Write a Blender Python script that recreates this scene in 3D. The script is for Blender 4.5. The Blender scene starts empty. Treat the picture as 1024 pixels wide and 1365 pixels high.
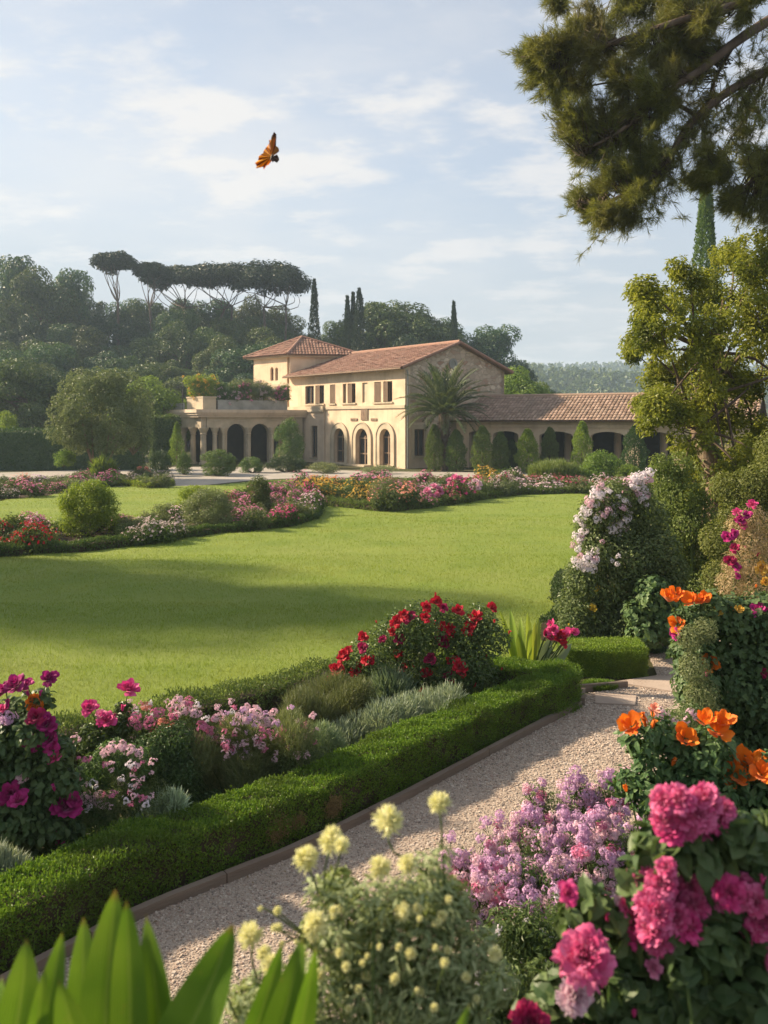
import bpy, math
import numpy as np
from mathutils import Vector, Matrix

S = bpy.context.scene
COL = S.collection
R = math.radians
FPX, HOR, EYE = 1150.0, 560.0, 3.0        # focal length, horizon row and eye height of the photograph

# ------------------------------------------------------------------ camera
cd = bpy.data.cameras.new('camera'); cam = bpy.data.objects.new('camera', cd); COL.objects.link(cam)
cam.location = (0, 0, EYE); cam.rotation_euler = (R(90), 0, 0)
cd.sensor_fit = 'VERTICAL'; cd.sensor_height = 36.0; cd.lens = FPX / 1365 * 36
cd.shift_y = -(682.5 - HOR) / 1365
cd.clip_start = 0.05; cd.clip_end = 4000
cd.dof.use_dof = True; cd.dof.focus_distance = 9.0; cd.dof.aperture_fstop = 4.2
S.camera = cam
S.render.resolution_x, S.render.resolution_y = 768, 1024

# ------------------------------------------------------------------ sky, sun, exposure
SUN_EL, SUN_AZ = 30.0, math.degrees(math.atan2(-0.963, 0.27))   # azimuth from +Y towards +X
sdir = Vector((math.sin(R(SUN_AZ)) * math.cos(R(SUN_EL)), math.cos(R(SUN_AZ)) * math.cos(R(SUN_EL)), math.sin(R(SUN_EL))))
ld = bpy.data.lights.new('sun', 'SUN'); ld.energy = 4.2; ld.angle = R(2.0); ld.color = (1.0, 0.81, 0.58)
sun = bpy.data.objects.new('sun', ld); COL.objects.link(sun)
sun.rotation_euler = sdir.to_track_quat('Z', 'Y').to_euler()
wd = bpy.data.worlds.new('World'); S.world = wd; wd.use_nodes = True
nt = wd.node_tree; nt.nodes.clear()
def wn(t, **k):
    n = nt.nodes.new(t)
    for a, v in k.items(): setattr(n, a, v)
    return n
def wl(a, b): nt.links.new(a, b)
sky = wn('ShaderNodeTexSky', sky_type='NISHITA', sun_disc=False, sun_elevation=R(SUN_EL), sun_rotation=R(SUN_AZ),
         air_density=1.0, dust_density=1.0, ozone_density=1.2, altitude=50)
tc = wn('ShaderNodeTexCoord'); sx = wn('ShaderNodeSeparateXYZ'); wl(tc.outputs['Generated'], sx.inputs[0])
def wmath(op, a, b=None, clamp=False):
    n = wn('ShaderNodeMath', operation=op, use_clamp=clamp)
    for i, v in enumerate((a, b)):
        if v is None: continue
        if isinstance(v, (int, float)): n.inputs[i].default_value = v
        else: wl(v, n.inputs[i])
    return n.outputs[0]
zz = wmath('ADD', wmath('MAXIMUM', sx.outputs['Z'], 0.0), 0.16)
cx = wn('ShaderNodeCombineXYZ'); wl(wmath('DIVIDE', sx.outputs['X'], zz), cx.inputs[0]); wl(wmath('DIVIDE', sx.outputs['Y'], zz), cx.inputs[1])
def wnoise(scale, detail, rough, loc, stretch=(1, 1, 1), rot=0.0):
    mp = wn('ShaderNodeMapping'); wl(cx.outputs[0], mp.inputs[0]); mp.inputs['Location'].default_value = loc; mp.inputs['Scale'].default_value = stretch
    mp.inputs['Rotation'].default_value = (0, 0, rot)
    n = wn('ShaderNodeTexNoise'); wl(mp.outputs[0], n.inputs['Vector']); n.inputs['Scale'].default_value = scale
    n.inputs['Detail'].default_value = detail; n.inputs['Roughness'].default_value = rough
    return n.outputs['Fac']
def wramp(v, a, b):
    n = wn('ShaderNodeMapRange', interpolation_type='SMOOTHSTEP'); wl(v, n.inputs[0]); n.inputs[1].default_value = a; n.inputs[2].default_value = b
    return n.outputs[0]
broad = wramp(wnoise(0.75, 8, 0.58, (3.1, 1.7, 0), (1.0, 1.25, 1), 0.25), 0.42, 0.70)
puffs = wramp(wnoise(2.6, 10, 0.6, (0.4, 2.3, 0), (1.0, 1.35, 1), 0.2), 0.47, 0.64)
band = wramp(sx.outputs['Z'], 0.56, 0.30)
horiz = wramp(sx.outputs['Z'], 0.36, 0.0)
leftw = wramp(sx.outputs['X'], 0.12, -0.50)
mask = wmath('ADD', wmath('MULTIPLY', broad, 0.75), wmath('MULTIPLY', puffs, wmath('ADD', wmath('MULTIPLY', band, 0.80), 0.38)))
mask = wmath('MULTIPLY', mask, wmath('SUBTRACT', 0.74, wmath('MULTIPLY', horiz, 0.42)), True)
veil = wmath('ADD', wmath('MULTIPLY', horiz, 0.55), wmath('ADD', wmath('MULTIPLY', leftw, 0.16), 0.44), True)
mv = wn('ShaderNodeMix', data_type='RGBA'); wl(veil, mv.inputs[0]); hsv = wn('ShaderNodeHueSaturation'); wl(sky.outputs[0], hsv.inputs['Color']); hsv.inputs['Saturation'].default_value = 0.72; wl(hsv.outputs[0], mv.inputs[6]); mv.inputs[7].default_value = (2.62, 2.80, 3.04, 1)
mx = wn('ShaderNodeMix', data_type='RGBA', clamp_factor=True); wl(mask, mx.inputs[0]); wl(mv.outputs[2], mx.inputs[6]); mx.inputs[7].default_value = (4.15, 4.05, 4.0, 1)
bg = wn('ShaderNodeBackground'); wl(mx.outputs[2], bg.inputs[0]); bg.inputs[1].default_value = 0.075
wo = wn('ShaderNodeOutputWorld'); wl(bg.outputs[0], wo.inputs[0])
S.view_settings.view_transform = 'Standard'; S.view_settings.look = 'None'; S.view_settings.exposure = 1.5; S.view_settings.gamma = 1
S.cycles.max_bounces = 8; S.cycles.transparent_max_bounces = 8; S.cycles.volume_bounces = 1
S.cycles.use_denoising = True

# ------------------------------------------------------------------ objects
FR = {}                                                          # world frames of things, for parts built in world space
def tag(o, label=None, cat=None, group=None, kind=None):
    if label: o['label'] = label
    if cat: o['category'] = cat
    if group: o['group'] = group
    if kind: o['kind'] = kind
    return o
def thing(name, label, cat, loc=(0, 0, 0), rz=0.0, group=None):
    o = bpy.data.objects.new(name, None); COL.objects.link(o); o.empty_display_size = 0.2
    o.location = loc; o.rotation_euler = (0, 0, rz)
    FR[o.name] = (np.array(loc, float), rz)
    return tag(o, label, cat, group)
def to_local(V, fr):
    loc, rz = fr; V = np.asarray(V, float) - loc; c, s = math.cos(rz), math.sin(rz)
    return np.stack([V[:, 0] * c + V[:, 1] * s, -V[:, 0] * s + V[:, 1] * c, V[:, 2]], 1)
def mesh(name, parts, smooth=False, attr=None, along=None):
    me = bpy.data.meshes.new(name)
    Vs, li, ls, off, pos = [], [], [], 0, 0
    for V, F in parts:
        V = np.asarray(V, np.float32).reshape(-1, 3)
        if len(V) == 0: continue
        Vs.append(V)
        if isinstance(F, np.ndarray):
            k = F.shape[1]; li.append((F + off).ravel()); ls.append(pos + np.arange(len(F)) * k); pos += len(F) * k
        else:
            for f in F:
                li.append(np.asarray(f) + off); ls.append(np.array([pos])); pos += len(f)
        off += len(V)
    V = np.concatenate(Vs); li = np.concatenate(li).astype(np.int32); ls = np.concatenate(ls).astype(np.int32)
    me.vertices.add(len(V)); me.vertices.foreach_set('co', V.ravel())
    me.loops.add(len(li)); me.loops.foreach_set('vertex_index', li)
    me.polygons.add(len(ls)); me.polygons.foreach_set('loop_start', ls)
    me.polygons.foreach_set('use_smooth', np.full(len(ls), bool(smooth)))
    if attr is not None:
        a = me.attributes.new('across', 'FLOAT', 'POINT'); a.data.foreach_set('value', np.asarray(attr, np.float32))
    if along is not None:
        a = me.attributes.new('along', 'FLOAT', 'POINT'); a.data.foreach_set('value', np.asarray(along, np.float32))
    me.update(calc_edges=True)
    return me
def obj(name, parts, mat, parent=None, world=False, smooth=False, attr=None, along=None):
    if world and parent is not None:
        fr = FR[parent.name]; parts = [(to_local(V, fr), F) for V, F in parts]
    me = parts if isinstance(parts, bpy.types.Mesh) else mesh(name, parts, smooth, attr, along)
    o = bpy.data.objects.new(name, me); COL.objects.link(o)
    if mat is not None and len(me.materials) == 0: me.materials.append(mat)
    elif mat is not None and me.materials[0] != mat:
        o.material_slots[0].link = 'OBJECT'; o.material_slots[0].material = mat
    if parent is not None:
        o.parent = parent
        if parent.name in FR: FR[o.name] = FR[parent.name]
    return o
def dup(root, loc, rz=0.0, sc=1.0, label=None, group=None, mats=None):
    r = root.copy(); COL.objects.link(r); r.location = loc; r.rotation_euler = (0, 0, rz)
    r.scale = sc if isinstance(sc, (tuple, list)) else (sc, sc, sc)
    if label: r['label'] = label
    if group: r['group'] = group
    for ch in root.children:
        c = ch.copy(); COL.objects.link(c); c.parent = r
        for g in ch.children:
            d = g.copy(); COL.objects.link(d); d.parent = c
    if mats:
        for c in r.children:
            k = c.name.split('.')[0]
            if k in mats:
                c.material_slots[0].link = 'OBJECT'; c.material_slots[0].material = mats[k]
    return r
def G(px, py):                                                   # ground point under a place in the photograph
    d = FPX * EYE / (py - HOR); return np.array([(px - 512) / FPX * d, d, 0.0])
def P(px, py, d): return np.array([(px - 512) / FPX * d, d, EYE + (HOR - py) / FPX * d])
def hgt(x, y):                                                   # height of the ground
    x = np.asarray(x, float); y = np.asarray(y, float)
    bank = np.clip(2.72 - 0.75 * y, 0, 1.45)
    r = np.clip((y - 74) / 60, 0, 1); hill = 10.5 * r * r * (3 - 2 * r) * np.clip((45 - x) / 60, 0.12, 1)
    return bank + hill

# ------------------------------------------------------------------ shapes
def nrm(a): return a / np.maximum(np.linalg.norm(a, axis=-1, keepdims=True), 1e-9)
def runit(r, n): return nrm(r.normal(size=(n, 3)))
DIAMOND = (np.array([[0, 0, 0, 0], [.45, .5, 0, .25], [1, 0, -.12, 0], [.45, -.5, 0, .25]], float), np.array([[0, 1, 2], [0, 2, 3]]))
OVAL = (np.array([[0, 0, 0, 0], [.22, .36, 0, .14], [.5, .5, -.02, .2], [.8, .3, -.1, .12], [1, 0, -.18, 0], [.8, -.3, -.1, .12], [.5, -.5, -.02, .2], [.22, -.36, 0, .14],
                  [.22, 0, .01, 0], [.5, 0, 0, 0], [.8, 0, -.08, 0]], float),
        np.array([[0, 1, 8], [1, 2, 9], [1, 9, 8], [2, 3, 10], [2, 10, 9], [3, 4, 10], [0, 8, 7], [8, 9, 6], [8, 6, 7], [9, 10, 5], [9, 5, 6], [10, 4, 5]]))
LOBED = (np.array([[0, 0, 0, 0], [.1, .45, 0, .1], [.4, .3, 0, .1], [.55, .5, -.05, .1], [.7, .22, -.05, .05], [1, 0, -.15, 0], [.7, -.22, -.05, .05], [.55, -.5, -.05, .1], [.4, -.3, 0, .1], [.1, -.45, 0, .1], [.5, 0, 0, 0]], float),
         np.array([[10, 0, 1], [10, 1, 2], [10, 2, 3], [10, 3, 4], [10, 4, 5], [10, 5, 6], [10, 6, 7], [10, 7, 8], [10, 8, 9], [10, 9, 0]]))
BLADE = (np.array([[0, .5, 0, 0], [0, -.5, 0, 0], [1, 0, -.15, 0]], float), np.array([[0, 1, 2]]))
NEEDLE = (np.array([[0, .5, 0, 0], [0, -.5, 0, 0], [.6, .4, -.05, 0], [.6, -.4, -.05, 0], [1, 0, -.2, 0]], float), np.array([[0, 1, 3], [0, 3, 2], [2, 3, 4]]))
def leaves(Pt, D, N, L, W, tpl=DIAMOND):
    T, F = tpl; n = len(Pt)
    if n == 0: return np.zeros((0, 3)), np.zeros((0, 3), int)
    D = nrm(D); N = nrm(N - (N * D).sum(1, keepdims=True) * D); Sd = np.cross(D, N)
    L = np.broadcast_to(np.asarray(L, float), (n,)); W = np.broadcast_to(np.asarray(W, float), (n,))
    V = (Pt[:, None] + (L[:, None] * T[None, :, 0])[..., None] * D[:, None] + (W[:, None] * T[None, :, 1])[..., None] * Sd[:, None]
         + (L[:, None] * T[None, :, 2] + W[:, None] * T[None, :, 3])[..., None] * N[:, None])
    FF = (np.arange(n)[:, None, None] * len(T) + F[None]).reshape(-1, F.shape[1])
    return V.reshape(-1, 3), FF
def cloud(r, n, C, Rd, shell=0.55):
    C = np.asarray(C, float); Rd = np.asarray(Rd, float)
    if Rd.ndim == 1: Rd = np.repeat(Rd[:, None], 3, 1)
    w = (Rd[:, 0] * Rd[:, 1] * Rd[:, 2]) ** (2 / 3); k = r.choice(len(C), n, p=w / w.sum())
    u = runit(r, n); rad = shell + (1 - shell) * r.random(n) ** 0.6
    return C[k] + u * Rd[k] * rad[:, None], u, k
def leafage(r, n, C, Rd, L, W, tpl=DIAMOND, shell=0.5, up=0.45, rnd=0.7, droop=0.25, zmin=None):
    p, u, k = cloud(r, n, C, Rd, shell)
    if zmin is not None:
        ok = p[:, 2] > zmin; p, u = p[ok], u[ok]; n = len(p)
    N = nrm(u * 0.85 + np.array([0, 0, up]) + rnd * r.normal(size=(n, 3)) * 0.5)
    D = r.normal(size=(n, 3)) + u * 0.7 - np.array([0, 0, droop]); D = D - (D * N).sum(1, keepdims=True) * N
    s = r.uniform(0.65, 1.25, n)
    return leaves(p, D, N, L * s, W * s * r.uniform(.85, 1.15, n), tpl)
def tube(pts, rad, k=6, cap=True):
    pts = np.asarray(pts, float); n = len(pts); rad = np.broadcast_to(np.asarray(rad, float), (n,))
    t = nrm(np.gradient(pts, axis=0)); ref = np.array([0.31, 0.17, 0.93]) if abs(t[0, 2]) < .9 else np.array([0.93, 0.3, 0.1])
    a = nrm(np.cross(t, ref)); b = np.cross(t, a); ph = np.arange(k) / k * 2 * np.pi
    V = pts[:, None] + rad[:, None, None] * (np.cos(ph)[None, :, None] * a[:, None] + np.sin(ph)[None, :, None] * b[:, None])
    i = np.arange(n - 1)[:, None] * k; j = np.arange(k)[None]; j2 = (j + 1) % k
    F = np.stack([i + j, i + j2, i + k + j2, i + k + j], -1).reshape(-1, 4)
    return V.reshape(-1, 3), F
def bend(a, b, r, n=5, sag=0.0, jit=0.05):
    a = np.asarray(a, float); b = np.asarray(b, float); t = np.linspace(0, 1, n)[:, None]; L = np.linalg.norm(b - a)
    p = a + (b - a) * t; w = np.sin(t * np.pi); return p + w * (r.normal(size=3) * jit * L) + w * np.array([0, 0, -sag * L])
def stalks(A, B, r, r0, r1, n=4, k=4, jit=0.05):
    return [tube(bend(a, b, r, n, 0, jit), np.linspace(r0, r1, n), k) for a, b in zip(A, B)]
def box(x0, x1, y0, y1, z0, z1):
    V = np.array([[x, y, z] for z in (z0, z1) for x, y in ((x0, y0), (x1, y0), (x1, y1), (x0, y1))], float)
    return V, np.array([[0, 3, 2, 1], [4, 5, 6, 7], [0, 1, 5, 4], [1, 2, 6, 5], [2, 3, 7, 6], [3, 0, 4, 7]])
def prism(o, u, nin, poly, y0, y1):
    """polygon (s, z) on a vertical plane: origin o, along u, pushed in along nin from y0 to y1"""
    o = np.asarray(o, float); u = np.asarray(u, float); nin = np.asarray(nin, float); n = len(poly)
    f = [[o[0] + u[0] * s + nin[0] * y0, o[1] + u[1] * s + nin[1] * y0, z] for s, z in poly]
    b = [[o[0] + u[0] * s + nin[0] * y1, o[1] + u[1] * s + nin[1] * y1, z] for s, z in poly]
    return np.array(f + b), [list(range(n)), list(range(2 * n - 1, n - 1, -1))] + [[i, i + n, (i + 1) % n + n, (i + 1) % n] for i in range(n)]
def arc(x0, x1, zs, k=14, flat=1.0):
    c, r = (x0 + x1) / 2, (x1 - x0) / 2
    return [(c - r * math.cos(math.pi * i / k), zs + flat * r * math.sin(math.pi * i / k)) for i in range(k + 1)]
def panel(o, u, nin, s0, s1, z0, z1, th, ops):
    """wall with openings (a, b, bottom, top, arch): built from butted pieces"""
    out, x = [], s0
    for a, b, zb, zt, ar in sorted(ops):
        if a > x + 1e-4: out.append(prism(o, u, nin, [(x, z0), (a, z0), (a, z1), (x, z1)], 0, th))
        if zb > z0 + 1e-4: out.append(prism(o, u, nin, [(a, z0), (b, z0), (b, zb), (a, zb)], 0, th))
        if ar:
            pts = arc(a, b, zt - ar * (b - a) / 2, 14, ar)
            out.append(prism(o, u, nin, pts + [(b, z1), (a, z1)], 0, th))
        elif zt < z1 - 1e-4: out.append(prism(o, u, nin, [(a, zt), (b, zt), (b, z1), (a, z1)], 0, th))
        x = b
    if x < s1 - 1e-4: out.append(prism(o, u, nin, [(x, z0), (s1, z0), (s1, z1), (x, z1)], 0, th))
    return out
def inside(pts, poly):
    x, y = pts[:, 0], pts[:, 1]; c = np.zeros(len(pts), bool); n = len(poly)
    for i in range(n):
        x0, y0 = poly[i][:2]; x1, y1 = poly[(i + 1) % n][:2]
        h = ((y0 > y) != (y1 > y)) & (x < (x1 - x0) * (y - y0) / (y1 - y0 + 1e-12) + x0); c ^= h
    return c
def sheet(poly, z, step=None):
    return np.array([[p[0], p[1], z] for p in poly], float), [list(range(len(poly)))]
def smoothpoly(pts, n=6, closed=True):
    pts = [np.asarray(p[:2], float) for p in pts]; m = len(pts); out = []
    for i in range(m if closed else m - 1):
        p0, p1, p2, p3 = (pts[(i + j) % m] if closed else pts[min(max(i + j, 0), m - 1)] for j in (-1, 0, 1, 2))
        for t in np.linspace(0, 1, n, endpoint=False):
            out.append(0.5 * (2 * p1 + (p2 - p0) * t + (2 * p0 - 5 * p1 + 4 * p2 - p3) * t * t + (3 * p1 - p0 - 3 * p2 + p3) * t ** 3))
    if not closed: out.append(pts[-1])
    return out

# ------------------------------------------------------------------ materials
def mat(name):
    m = bpy.data.materials.new(name); m.use_nodes = True; m.node_tree.nodes.clear(); return m
class NT:
    def __init__(s, m): s.t = m.node_tree
    def n(s, ty, **k):
        x = s.t.nodes.new(ty)
        for a, v in k.items():
            if a == 'ins':
                for i, w in v.items():
                    if isinstance(w, bpy.types.NodeSocket): s.t.links.new(w, x.inputs[i])
                    else: x.inputs[i].default_value = w
            else: setattr(x, a, v)
        return x
    def noise(s, v, scale, detail=4, rough=.55):
        return s.n('ShaderNodeTexNoise', ins={'Vector': v, 'Scale': scale, 'Detail': detail, 'Roughness': rough}).outputs['Fac']
    def mix(s, f, a, b, bt='MIX'):
        x = s.n('ShaderNodeMix', data_type='RGBA', blend_type=bt, ins={0: f, 6: a, 7: b}); return x.outputs[2]
    def math(s, op, a, b=0.0, clamp=False):
        return s.n('ShaderNodeMath', operation=op, use_clamp=clamp, ins={0: a, 1: b}).outputs[0]
    def rng(s, v, a, b, c=0.0, d=1.0):
        return s.n('ShaderNodeMapRange', ins={0: v, 1: a, 2: b, 3: c, 4: d}).outputs[0]
def c4(c): return (c[0], c[1], c[2], 1.0)
LEAFM = {}
def leafmat(name, c1, c2, tr=0.35, rough=0.5, c3=None, patch=0.0, spec=0.35):
    """leaf: colour varies from leaf to leaf and between clumps; thin, so light passes through"""
    c1, c2 = [tuple(x * 1.42 for x in c) for c in (c1, c2)]; m = mat(name); t = NT(m)
    g = t.n('ShaderNodeNewGeometry'); oi = t.n('ShaderNodeObjectInfo'); tcn = t.n('ShaderNodeTexCoord')
    col = t.mix(g.outputs['Random Per Island'], c4(c1), c4(c2))
    if c3 is not None:
        f = t.rng(t.noise(tcn.outputs['Object'], patch or 2.0, 2), .48, .66, 0, .75); col = t.mix(f, col, c4(c3))
    hs = t.n('ShaderNodeHueSaturation', ins={0: t.rng(oi.outputs['Random'], 0, 1, .482, .516), 1: 1.0, 2: t.rng(t.math('FRACT', t.math('MULTIPLY', oi.outputs['Random'], 7.31)), 0, 1, .80, 1.2), 4: col})
    b = t.n('ShaderNodeBsdfPrincipled', ins={'Base Color': hs.outputs[0], 'Roughness': rough, 'Specular IOR Level': spec})
    tl = t.n('ShaderNodeBsdfTranslucent', ins={'Color': t.mix(1.0, hs.outputs[0], (1.0, 1.0, .55, 1), 'MULTIPLY')})
    tb = t.n('ShaderNodeMixShader', ins={0: tr, 1: b.outputs[0], 2: tl.outputs[0]})
    t.n('ShaderNodeOutputMaterial', ins={0: tb.outputs[0]}); return m
def petalmat(name, c1, c2, tr=0.3):
    m = mat(name); t = NT(m)
    g = t.n('ShaderNodeNewGeometry'); tcn = t.n('ShaderNodeTexCoord')
    col = t.mix(g.outputs['Random Per Island'], c4(c1), c4(c2))
    b = t.n('ShaderNodeBsdfPrincipled', ins={'Base Color': col, 'Roughness': .6, 'Specular IOR Level': .25, 'Sheen Weight': .15})
    tl = t.n('ShaderNodeBsdfTranslucent', ins={'Color': col})
    tb = t.n('ShaderNodeMixShader', ins={0: tr, 1: b.outputs[0], 2: tl.outputs[0]})
    t.n('ShaderNodeOutputMaterial', ins={0: tb.outputs[0]}); return m
def surf(name, c1, c2, scale=3.0, rough=.8, bump=.3, bscale=None, c3=None, s3=.6, stretch=(1, 1, 1), detail=6, bdist=.02, streak=0):
    """mottled surface: two colours in noise, a third in broader patches, bump of its own"""
    m = mat(name); t = NT(m); tcn = t.n('ShaderNodeTexCoord')
    mp = t.n('ShaderNodeMapping', ins={0: tcn.outputs['Object'], 3: stretch}).outputs[0]
    col = t.mix(t.rng(t.noise(mp, scale, detail), .3, .7), c4(c1), c4(c2))
    if c3 is not None: col = t.mix(t.rng(t.noise(mp, s3, 4, .6), .45, .72, 0, .85), col, c4(c3))
    if streak:                                                     # rain streaks running down the wall
        mv_ = t.n('ShaderNodeMapping', ins={0: tcn.outputs['Object'], 3: (2.6, 2.6, .22)}).outputs[0]; col = t.mix(t.rng(t.noise(mv_, 1.6, 6, .62), .52, .74, 0, streak), col, tuple(x * .62 for x in c1) + (1,))
    bp = t.n('ShaderNodeBump', ins={'Strength': bump, 'Distance': bdist, 'Height': t.noise(mp, bscale or scale * 4, 8, .65)})
    b = t.n('ShaderNodeBsdfPrincipled', ins={'Base Color': col, 'Roughness': rough, 'Specular IOR Level': .25, 'Normal': bp.outputs[0]})
    t.n('ShaderNodeOutputMaterial', ins={0: b.outputs[0]}); return m

M = {}
M['oak_leaf'] = leafmat('oak_leaf', (.036, .066, .018), (.078, .112, .028), .28)
M['wood_a'] = leafmat('wood_a', (.024, .056, .022), (.054, .098, .030), .25)
M['wood_b'] = leafmat('wood_b', (.040, .064, .020), (.084, .112, .032), .28)
M['wood_c'] = leafmat('wood_c', (.022, .048, .022), (.044, .078, .030), .22)
M['bright_leaf'] = leafmat('bright_leaf', (.085, .14, .025), (.17, .23, .042), .45)
M['pine_far'] = leafmat('pine_far', (.018, .034, .018), (.040, .058, .026), .15)
M['cypress'] = leafmat('cypress', (.018, .036, .018), (.034, .056, .024), .12)
M['grey_leaf'] = leafmat('grey_leaf', (.085, .112, .050), (.165, .190, .088), .34)
M['yew'] = leafmat('yew', (.022, .048, .016), (.046, .080, .022), .2)
M['topiary'] = leafmat('topiary', (.050, .09, .024), (.11, .15, .042), .32)
M['golden'] = leafmat('golden', (.10, .155, .022), (.22, .26, .035), .5)
M['rose_leaf_light'] = leafmat('rose_leaf_light', (.062, .10, .036), (.125, .165, .062), .35, .45)
M['box'] = leafmat('box', (.060, .120, .014), (.160, .235, .030), .38, .45, c3=(.115, .165, .03), patch=3.2)
M['boxdry'] = leafmat('boxdry', (.16, .11, .05), (.24, .17, .08), .3)
M['rose_leaf'] = leafmat('rose_leaf', (.040, .075, .024), (.090, .135, .042), .32, .42)
M['rose_leaf_dark'] = leafmat('rose_leaf_dark', (.046, .088, .034), (.10, .150, .058), .34, .42, spec=.22)
M['lime_leaf'] = leafmat('lime_leaf', (.13, .20, .03), (.24, .29, .045), .45)
M['oliveleaf'] = leafmat('oliveleaf', (.115, .145, .022), (.25, .265, .04), .5, c3=(.09, .13, .028), patch=.9)
M['tangle'] = leafmat('tangle', (.08, .115, .028), (.17, .20, .055), .42)
M['drygrass'] = leafmat('drygrass', (.22, .15, .09), (.32, .24, .13), .3)
M['silver'] = leafmat('silver', (.17, .22, .16), (.30, .35, .25), .3)
M['wispy'] = leafmat('wispy', (.085, .115, .045), (.15, .165, .075), .35)
M['feather'] = leafmat('feather', (.10, .14, .035), (.17, .19, .055), .32)
M['bluegreen'] = leafmat('bluegreen', (.085, .13, .075), (.16, .21, .12), .28)
M['pine_near'] = leafmat('pine_near', (.105, .130, .032), (.20, .205, .052), .4, c3=(.22, .20, .07), patch=.75)
M['palm_leaf'] = leafmat('palm_leaf', (.06, .085, .042), (.11, .135, .062), .3)
M['bed_leaf'] = leafmat('bed_leaf', (.045, .075, .020), (.095, .125, .034), .3)
M['grass_leaf'] = leafmat('grass_leaf', (.105, .150, .014), (.172, .210, .028), .42, .5, c3=(.25, .27, .055), patch=.4)
for k, a, b in (('magenta', (.42, .012, .16), (.62, .05, .30)), ('pink', (.62, .16, .32), (.78, .32, .48)), ('palepink', (.72, .46, .55), (.85, .66, .72)),
                ('white', (.78, .72, .76), (.88, .82, .85)), ('red', (.40, .006, .018), (.62, .016, .045)), ('crimson', (.30, .008, .07), (.50, .02, .12)),
                ('purple', (.27, .008, .115), (.46, .02, .20)), ('hotpink', (.60, .03, .20), (.80, .12, .34)), ('yellow', (.72, .50, .03), (.82, .64, .10)),
                ('gold', (.66, .36, .04), (.76, .52, .10)), ('orange', (.74, .14, .008), (.86, .26, .015)), ('lilac', (.58, .33, .55), (.78, .56, .74)),
                ('cream', (.72, .70, .30), (.84, .82, .52)), ('salmon', (.75, .26, .18), (.85, .42, .30)), ('foam', (.55, .42, .42), (.70, .58, .56)), ('rosepink', (.58, .05, .19), (.80, .22, .42))):
    M[k] = petalmat(k, a, b)
M['pinleaf'] = leafmat('pinleaf', (.12, .165, .075), (.21, .25, .13), .32)
M['bedmagenta'] = petalmat('bedmagenta', (.50, .10, .26), (.68, .26, .43)); M['bedcrimson'] = petalmat('bedcrimson', (.36, .05, .10), (.56, .14, .19))
M['bark'] = surf('bark', (.085, .060, .045), (.16, .12, .095), 6, .9, .6, 14, stretch=(1, 1, .25))
M['barkpale'] = surf('barkpale', (.13, .085, .06), (.30, .21, .15), 9, .95, 1.0, 16, c3=(.20, .17, .11), s3=2.2, stretch=(1, 1, .3), bdist=.06)
M['twig'] = surf('twig', (.06, .045, .03), (.10, .075, .05), 9, .9, .3)
M['stem'] = surf('stem', (.055, .09, .025), (.09, .13, .035), 9, .6, .2)
M['soil'] = surf('soil', (.035, .024, .016), (.075, .052, .034), 5, .95, .8, 40, c3=(.10, .075, .045), bdist=.03)
M['ground'] = surf('ground', (.045, .045, .018), (.075, .072, .028), 1.2, .95, .7, 20, c3=(.055, .065, .020), s3=.15, bdist=.05)
M['lawn'] = surf('lawn', (.145, .210, .030), (.195, .250, .042), .8, .9, .8, 46, c3=(.21, .25, .055), s3=.35, bdist=.04)
M['stucco'] = surf('stucco', (.50, .37, .25), (.60, .455, .31), .8, .9, .25, 30, c3=(.33, .235, .16), s3=.7)
M['stucco'] = surf('stucco', (.60, .46, .32), (.69, .545, .39), .8, .9, .25, 30, c3=(.42, .31, .215), s3=.7, streak=.45)
M['stuccopale'] = surf('stuccopale', (.54, .43, .32), (.62, .50, .375), .9, .9, .25, 30, c3=(.40, .31, .23), s3=.6, streak=.5)
M['limestone'] = surf('limestone', (.45, .37, .26), (.54, .45, .33), 1.4, .85, .35, 24, c3=(.30, .26, .19), s3=.9)
M['stonegrey'] = surf('stonegrey', (.27, .27, .25), (.38, .37, .34), 2, .9, .4, 20, c3=(.2, .2, .17), s3=.8)
M['woodshutter'] = surf('woodshutter', (.15, .10, .065), (.22, .15, .10), 4, .7, .3, stretch=(1, 1, .2))
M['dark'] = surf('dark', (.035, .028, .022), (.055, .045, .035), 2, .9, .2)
M['board'] = surf('board', (.165, .125, .098), (.26, .205, .16), 3.5, .85, .5, 26, c3=(.14, .095, .07), s3=1.6, stretch=(.35, .35, 3))
M['asphalt'] = surf('asphalt', (.30, .27, .235), (.38, .345, .30), 2.5, .95, .4, 60, c3=(.27, .25, .21), s3=.3)
M['flag'] = surf('flag', (.33, .26, .21), (.42, .34, .28), 3, .85, .4, 30, c3=(.27, .21, .17), s3=.9)
M['iron'] = surf('iron', (.05, .045, .04), (.09, .08, .07), 5, .6, .3)
def glassmat():
    m = mat('glass'); t = NT(m)
    b = t.n('ShaderNodeBsdfPrincipled', ins={'Base Color': (.03, .035, .04, 1), 'Roughness': .12, 'Specular IOR Level': .5})
    t.n('ShaderNodeOutputMaterial', ins={0: b.outputs[0]}); return m
M['glass'] = glassmat()
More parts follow.
